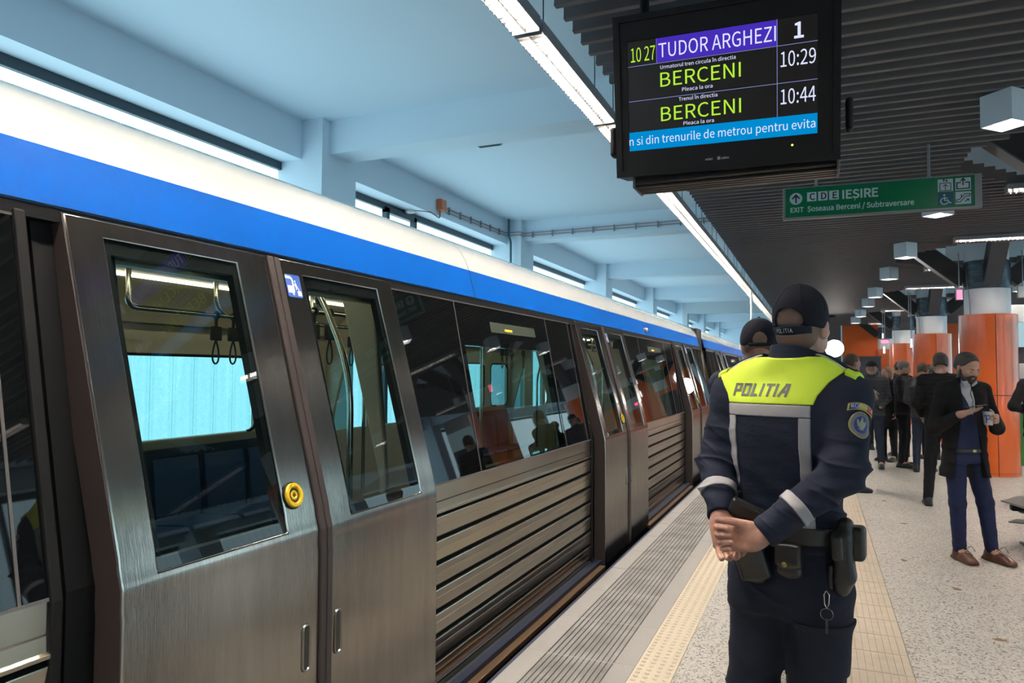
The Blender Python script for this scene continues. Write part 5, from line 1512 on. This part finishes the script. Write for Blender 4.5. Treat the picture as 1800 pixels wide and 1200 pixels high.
    for q in (-1, 1):
        t = nrm(W0[q] - E0[q]); c = W0[q] - t * .006
        J.mod(lambda p, v, c=c, t=t: np.where(np.sqrt(((p - c) ** 2).sum(1)) < .08, np.maximum(v, (p - c) @ t), v))
    if open_front:
        # the coat hangs open: a wedge is left out in front
        J.mod(lambda p, v: np.maximum(v, -np.maximum.reduce([np.abs(p[:, 0] - .035) - np.interp(p[:, 2], [.60 * k, .95 * k, 1.2 * k, 1.48 * k], [.135, .095, .060, .045]), .055 - p[:, 1], np.sqrt(((p - W0[1]) ** 2).sum(1)) * -1 + .10])))
    jk = grow(J, jh, 'coat' if coat < .8 else 'jacket', jm, body)
    T = Sdf(.035)
    T.loft([(.82 * k, 0, -.003, .152 * k * b, .108 * k * b), (.95 * k, 0, 0, .150 * k * b, .106 * k * b), (1.0 * k, 0, 0, .147 * k * b, .104 * k * b)])
    for q in (-1, 1): T.cap(A((q * .082, 0, .86)), K0[q], .086 * k, .064 * k, k=.03); T.cap(K0[q], N0[q] + np.array((0, 0, -.0)), .064 * k, .050 * k, k=.02)
    T.mod(fold(.0026, 52, y)); T.cut(zcut_below(.055 * k)); T.cut(lambda p: p[:, 2] - 1.0 * k)
    grow(T, h, 'trousers', tm, body)
    for q in (-1, 1): shoe(body, N0[q], -q * .12, shoes, min(h, .007), name='shoe')
    # hair
    if hair is not None:
        Hh = Sdf(.02); Hh.ell(P(0, -.018, .036), np.array((.082, .100, .090)) * k, R); Hh.ell(P(0, -.055, -.02), np.array((.068, .055, .062)) * k, R, .03)
        if longhair: Hh.cap(P(-.05, -.03, 0), P(-.06, -.02, -.20), .045, .04); Hh.cap(P(.05, -.03, 0), P(.06, -.02, -.20), .045, .04); Hh.cap(P(0, -.06, 0), P(0, -.05, -.20), .06, .05)
        Hh.cut(lambda p: (p - P(0, .050, .045)) @ (R @ nrm((0, 1, -.40))))
        if not longhair: Hh.cut(lambda p: -((p - P(0, 0, -.06)) @ (R @ nrm((0, .45, 1)))))
        for q in (-1, 1): Hh.mod(lambda p, v, q=q: np.maximum(v, .026 * k - np.sqrt(((p - P(q * .088, .004, -.020)) ** 2).sum(1))))
        grow(Hh, min(h, .007), 'hair', hair, body)
    if beard is not None:
        Bd = Sdf(.015); Bd.ell(P(0, .056, -.086), np.array((.050, .048, .044)) * k, R); 
        for q in (-1, 1): Bd.cap(P(q * .071, .016, -.020), P(q * .066, .030, -.060), .009, .016); Bd.cap(P(q * .066, .030, -.060), P(q * .036, .064, -.084), .016, .026); Bd.cap(P(q * .026, .092, -.056), P(q * .004, .101, -.046), .0065, .0075); Bd.cap(P(q * .026, .092, -.056), P(q * .020, .088, -.078), .0075, .012)
        Bd.mod(lambda p, v: np.maximum(v, .0105 - np.sqrt((((p - P(0, .105, -.062)) / (2.2, 1, .8)) ** 2).sum(1))))
        grow(Bd, .004, 'beard', beard, body)
    if not abs(rz) < .5:
        for q in (-1, 1):
            mb = MB(); mb.tube([P(q * .014, .0955, .014), P(q * .030, .0945, .0185), P(q * .050, .080, .014)], [.0028, .0042, .0022], 8); mb.build('eyebrow', hair or M_hairgrey, body, smooth=60)
            mb = MB(); mb.tube([P(q * .019, .0915, -.008), P(q * .031, .0925, -.0105), P(q * .043, .085, -.009)], [.0012, .0022, .0012], 6); mb.build('eyelashes', M_hairdark, body, smooth=60)
    if hat == 'cap':
        Kp = Sdf(.02); Kp.ell(P(0, -.012, .045), np.array((.088, .106, .086)) * k, R); Kp.cut(lambda p: -((p - P(0, 0, .028)) @ (R @ nrm((0, -.12, 1)))))
        c_ = grow(Kp, min(h, .007), 'cap', M_darkpants, body)
        Br = Sdf(.0); Br.ell(P(0, .10, .034), np.array((.068, .065, .010)) * k, R); grow(Br, .006, 'cap_brim', M_darkpants, c_)
    return body, A, P, R, E0, W0

# the second officer, partly hidden by the first
b2, A, P, R, E0, W0 = person('second police officer in a navy cap, standing behind the officer with the neon yoke', -.275, 3.9, .10, 1.815, fabric('police_navy', (.010, .014, .030)), fabric('police_trousers', (.008, .011, .023)), hair=mat('hair_cropped'), h=.006, jh=.006, el={-1: (-.195, .02, 1.16), 1: (.195, .02, 1.16)}, wr={-1: (-.12, .17, 1.05), 1: (.12, .17, 1.05)}, kn={-1: (-.09, .02, .49), 1: (.13, .02, .49)}, an={-1: (-.09, 0, .085), 1: (.15, -.05, .085)}, build=.92)
Kp = Sdf(.02); Kp.ell(P(0, -.012, .042), np.array((.090, .108, .094)), R); Kp.ell(P(0, -.012, .01), np.array((.089, .106, .06)), R, .03); Kp.cut(lambda p: -((p - P(0, 0, .0)) @ (R @ nrm((0, -.12, 1)))))
Kp.mod(lambda p, v: np.maximum(v, -np.maximum(np.sqrt((((p - P(0, 0, .020)) @ R)[:, 0] / 1.1) ** 2 + (((p - P(0, 0, .022)) @ R)[:, 2]) ** 2) - .032, ((p - P(0, 0, 0)) @ R)[:, 1] + .06)))
c2 = grow(Kp, .004, 'cap', fabric('cap_navy', (.006, .007, .014)), b2)
MB().lathe([(.008, 0), (.007, .004), (.0005, .0055)], tuple(P(0, -.012, .134)), 14).build('cap_button', M_darkpants, c2, smooth=50)
MB().tube([P(.085 * math.sin(a), -.012 - .103 * math.cos(a), -.002) for a in np.linspace(-.6, .6, 14)], [.009] * 14, 8).build('cap_strap', M_darkpants, c2, smooth=60)
Y2 = Sdf(.04); Y2.loft([(1.36, 0, -.005, .188, .136), (1.43, 0, -.008, .186, .122), (1.50, 0, 0, .135, .095)]); Y2.cap((-.17, 0, 1.475), (.17, 0, 1.475), .064)
Y2.cut(lambda p: np.maximum(np.abs(p[:, 0]) - .165, 1.40 - p[:, 2]))
grow(Y2, .006, 'neon_yoke', mat('neon_yellow'), b2)

# the man with phone and cup
pm, A, P, R, E0, W0 = person('bearded man in a black coat and navy suit, looking at the phone in his hand', 1.125, 7.10, -2.67, 1.72, M_blackcloth, M_suit, hair=M_hairdark, beard=M_hairdark, yaw=.10, pitch=-.42, coat=.70, h=.0062, jh=.006, hoff=(0, .055),
    el={1: (.235, -.06, 1.10), -1: (-.285, .02, 1.11)}, wr={1: (.175, .19, 1.235), -1: (-.105, .215, 1.20)},
    hands={1: ((-.80, .45, .28), (-.10, -.25, 1), (-.35, -.8, .1), ((6, 8, 6), (6, 8, 6), (6, 8, 6), (6, 8, 6)), (.5, .1)),
           -1: ((.35, .92, .1), (.92, -.35, 0), (0, 0, 1), ((38, 50, 30), (40, 52, 30), (42, 52, 30), (46, 50, 30)), (.6, .5))},
    kn={1: (.085, .02, .48), -1: (-.155, .03, .48)}, an={1: (.06, .0, .085), -1: (-.19, .05, .085)}, shoes=M_shoebrown, open_front=True)
ws = Sdf(.02); k_ = 1.72 / 1.75
ws.loft([(.93 * k_, 0, .0, .150, .114), (1.08 * k_, 0, .005, .149, .113), (1.22 * k_, 0, 0, .160, .121), (1.36 * k_, 0, -.005, .165, .122), (1.44 * k_, 0, -.005, .13, .10)])
ws.cut(lambda p: np.maximum.reduce([-(p[:, 1]) + .02, np.abs(p[:, 0]) - .13, .935 * k_ - p[:, 2] - .55 * np.abs(p[:, 0] - .0) + .012]))
ws.mod(lambda p, v: np.maximum(v, (p[:, 2] - 1.20) - 2.6 * np.abs(p[:, 0] - .005)))
wo = grow(ws, .005, 'waistcoat', M_suit, pm)
st = Sdf(.02); st.loft([(.945 * k_, 0, .0, .142, .108), (1.22 * k_, 0, 0, .152, .115), (1.40 * k_, 0, -.004, .13, .106), (1.47 * k_, 0, .0, .085, .078), (1.535 * k_, 0, .01, .066, .066)]); st.cut(lambda p: np.maximum(-p[:, 1] + .0, np.abs(p[:, 0]) - .09)); st.mod(fold(.003, 70, 1.))
so = grow(st, .005, 'shirt', M_shirt, pm)
for q in (-1, 1):
    cl = Sdf(.008); cl.box((q * .036, .088, 1.462), (.020, .007, .030), rotm(q * -.45, -.40, q * .45), .005); grow(cl, .0035, 'shirt_collar', M_shirt, pm)
MB().tube([(.012, .118, 1.43), (.030, .128, 1.38), (.012, .132, 1.33), (.020, .134, 1.26)], .003, 6).build('earphone_cord', M_black, pm, smooth=60)
bl = Sdf(0.); bl.loft([(.890, 0, .0, .162, .121), (.930, 0, 0, .160, .120)]); bl.cut(lambda p: np.maximum(np.abs(p[:, 2] - .912) - .016, -p[:, 1] + .03)); grow(bl, .005, 'belt', M_leather, pm)
MB().box(-.016, .016, .119, .125, .899, .925).build('belt_buckle', mat('brass', (.6, .42, .16), .25, 1.), pm, bevel=.003)
for q in (-1, 1):
    a0 = np.array(A((.06 if q > 0 else -.19, .0 if q > 0 else .05, .085)))
    lm = MB()
    for i in range(4): lm.tube([a0 + (-.018, .075 + i * .018, .012 - i * .009), a0 + (0, .078 + i * .018, .018 - i * .009), a0 + (.018, .075 + i * .018, .012 - i * .009)], .0028, 6)
    lm.build('shoe_laces', M_black, pm)
    tl = MB(); tl.tube([a0 + (.0, .07, .02), a0 + (.03, .085, .055), a0 + (.06, .10, .02)], .0022, 6); tl.tube([a0 + (.0, .07, .02), a0 + (-.03, .10, .05), a0 + (-.05, .12, .01)], .0022, 6); tl.build('lace_bow', M_black, pm)
Mp = pm.matrix_basis.copy() if False else Matrix.Translation((1.125, 7.10, 0)) @ Matrix.Rotation(-2.67, 4, 'Z')
hc_ = np.array(W0[1]) + nrm((-.80, .45, .28)) * .095 + np.array((0, 0, .040))
ph = thing('phone', 'dark smartphone held flat in the bearded man\'s hand', 'phone', (0, 0, 0)); ph.matrix_world = Mp
MB().obox(hc_ + np.array((-.02, .015, .004)), nrm((-.85, .45, .16)), nrm((.45, .85, 0.05)), nrm((.10, -.25, 1)), .075, .037, .0045).build('case', mat('phone_black', (.012, .012, .014), .2), ph, bevel=.003)
MB().obox(hc_ + np.array((-.02, .015, .004)) + nrm((.10, -.25, 1)) * .0048, nrm((-.85, .45, .16)), nrm((.45, .85, .05)), nrm((.10, -.25, 1)), .071, .034, .0006).build('screen', mat('phone_screen', (.02, .02, .025), .08, emit=(.4, .45, .5), es=.15), ph)
cupc = np.array(W0[-1]) + nrm((.35, .92, .1)) * .080 + nrm((.92, -.35, 0)) * .062
cp = thing('paper_cup', 'white paper cup with a blue print in the bearded man\'s hand', 'cup', tuple(Mp @ Vector(cupc)))
MB().lathe([(.001, -.052), (.029, -.052), (.030, -.050), (.040, .052), (.0415, .054), (.040, .056), (.038, .053), (.028, -.045), (.001, -.045)], n=36).build('cup', mat('cup_white', (.62, .61, .60), .5), cp, smooth=40)
def cupband(a0, a1, pts, n=8):
    mb = MB()
    for (u0, v0, u1, v1, w) in pts:
        A_ = np.array((u0, v0)); B_ = np.array((u1, v1)); t = (B_ - A_) / np.linalg.norm(B_ - A_); nn = np.array((-t[1], t[0])) * w
        q = []
        for P_ in (A_ - nn, B_ - nn, B_ + nn, A_ + nn):
            r = .0300 + (P_[1] + .05) * .098 + .0006; a = -PI / 2 - .25 + P_[0] / .036; q.append((r * math.cos(a), r * math.sin(a), P_[1]))
        mb.add(q, [(0, 1, 2, 3)])
    return mb
ringp = [(.014 * math.cos(a) + .002, .012 + .016 * math.sin(a), .014 * math.cos(a + .5) + .002, .012 + .016 * math.sin(a + .5), .0042) for a in np.arange(0, 2 * PI, .5)]
cupband(0, 0, ringp + [(-.012, -.034, -.010, .014, .005), (-.012, .03, -.028, .02, .006)]).build('cup_print', mat('cup_blue', (.03, .07, .28), .5), cp, recalc=False)

# the others, from near to far
person('man seen from behind in black, standing just behind the bearded man', 1.33, 9.8, -.12, 1.79, M_blackcloth, M_darkpants, coat=.88, el={-1: (-.24, -.05, 1.16), 1: (.24, -.05, 1.16)}, wr={-1: (-.19, .12, 1.02), 1: (.19, .12, 1.02)}, kn={-1: (-.12, .02, .49), 1: (.10, .05, .49)}, an={-1: (-.15, -.02, .085), 1: (.13, .12, .085)}, puff=.006)
person('person in a black coat half hidden by the officer\'s badge sleeve, forearm raised', .40, 10.55, -1.15, 1.80, M_blackcloth, M_jeans, hair=M_hairbrown, coat=.82, yaw=.15, el={1: (.225, -.02, 1.17)}, wr={1: (.14, .19, 1.28), -1: (-.21, .06, .92)}, hands={1: ((0, .5, -.85), (-1, .1, 0), (0, .8, .5), ((25, 25, 15), (28, 28, 15), (30, 30, 15), (34, 30, 15)), (.6, .1))})
person('man in a dark flat cap and navy puffer jacket, facing the camera', .82, 13.3, 2.95, 1.74, M_puffer, M_jeans, hair=None, hat='cap', coat=.86, puff=.012, pitch=.12, wr={-1: (-.14, .14, 1.0), 1: (.14, .14, 1.0)}, hands={1: 'hidden', -1: 'hidden'}, an={-1: (-.12, -.02, .085), 1: (.12, .02, .085)})
person('grey haired man in a dark zipped jacket, looking down to the side', 1.30, 13.6, -1.9, 1.75, M_darkjacket, M_darkpants, hair=M_hairgrey, coat=.86, yaw=.3, pitch=-.32, wr={-1: (-.06, .26, 1.02), 1: (.06, .24, 1.02)}, el={-1: (-.235, .03, 1.14), 1: (.235, .03, 1.14)}, puff=.008)
person('man seen from behind in a leather jacket and dark jeans, beside grey haired man', 1.52, 13.05, -.25, 1.71, M_leather, M_jeans, hair=M_hairbrown, coat=.88, wr={-1: (-.14, .16, 1.02), 1: (.14, .16, 1.02)})
person('woman with long fair hair, partly hidden behind the cap wearing man', 1.135, 14.4, 2.5, 1.66, M_blackcloth, M_darkpants, hair=M_hairblond, longhair=True, coat=.60, yaw=-.4)
person('dark haired man mostly hidden behind the grey haired man', 1.40, 15.3, .2, 1.76, M_blackcloth, M_darkpants, hair=M_hairdark)
person('dark haired man mostly hidden behind the leather jacket', 1.86, 15.0, .3, 1.70, M_blackcloth, M_darkpants, hair=M_hairdark)
person('brown haired woman farthest back, between cap wearing man and fair haired woman', 1.06, 16.4, .4, 1.66, M_darkjacket, M_darkpants, hair=M_hairbrown, longhair=True)
person('person cut off by the right edge of the view, only a dark sleeve showing', 2.26, 9.6, .3, 1.74, M_blackcloth, M_darkpants, el={-1: (-.31, -.03, 1.20)}, wr={-1: (-.10, .16, 1.15)})
print('all people', _t.time() - _t0)
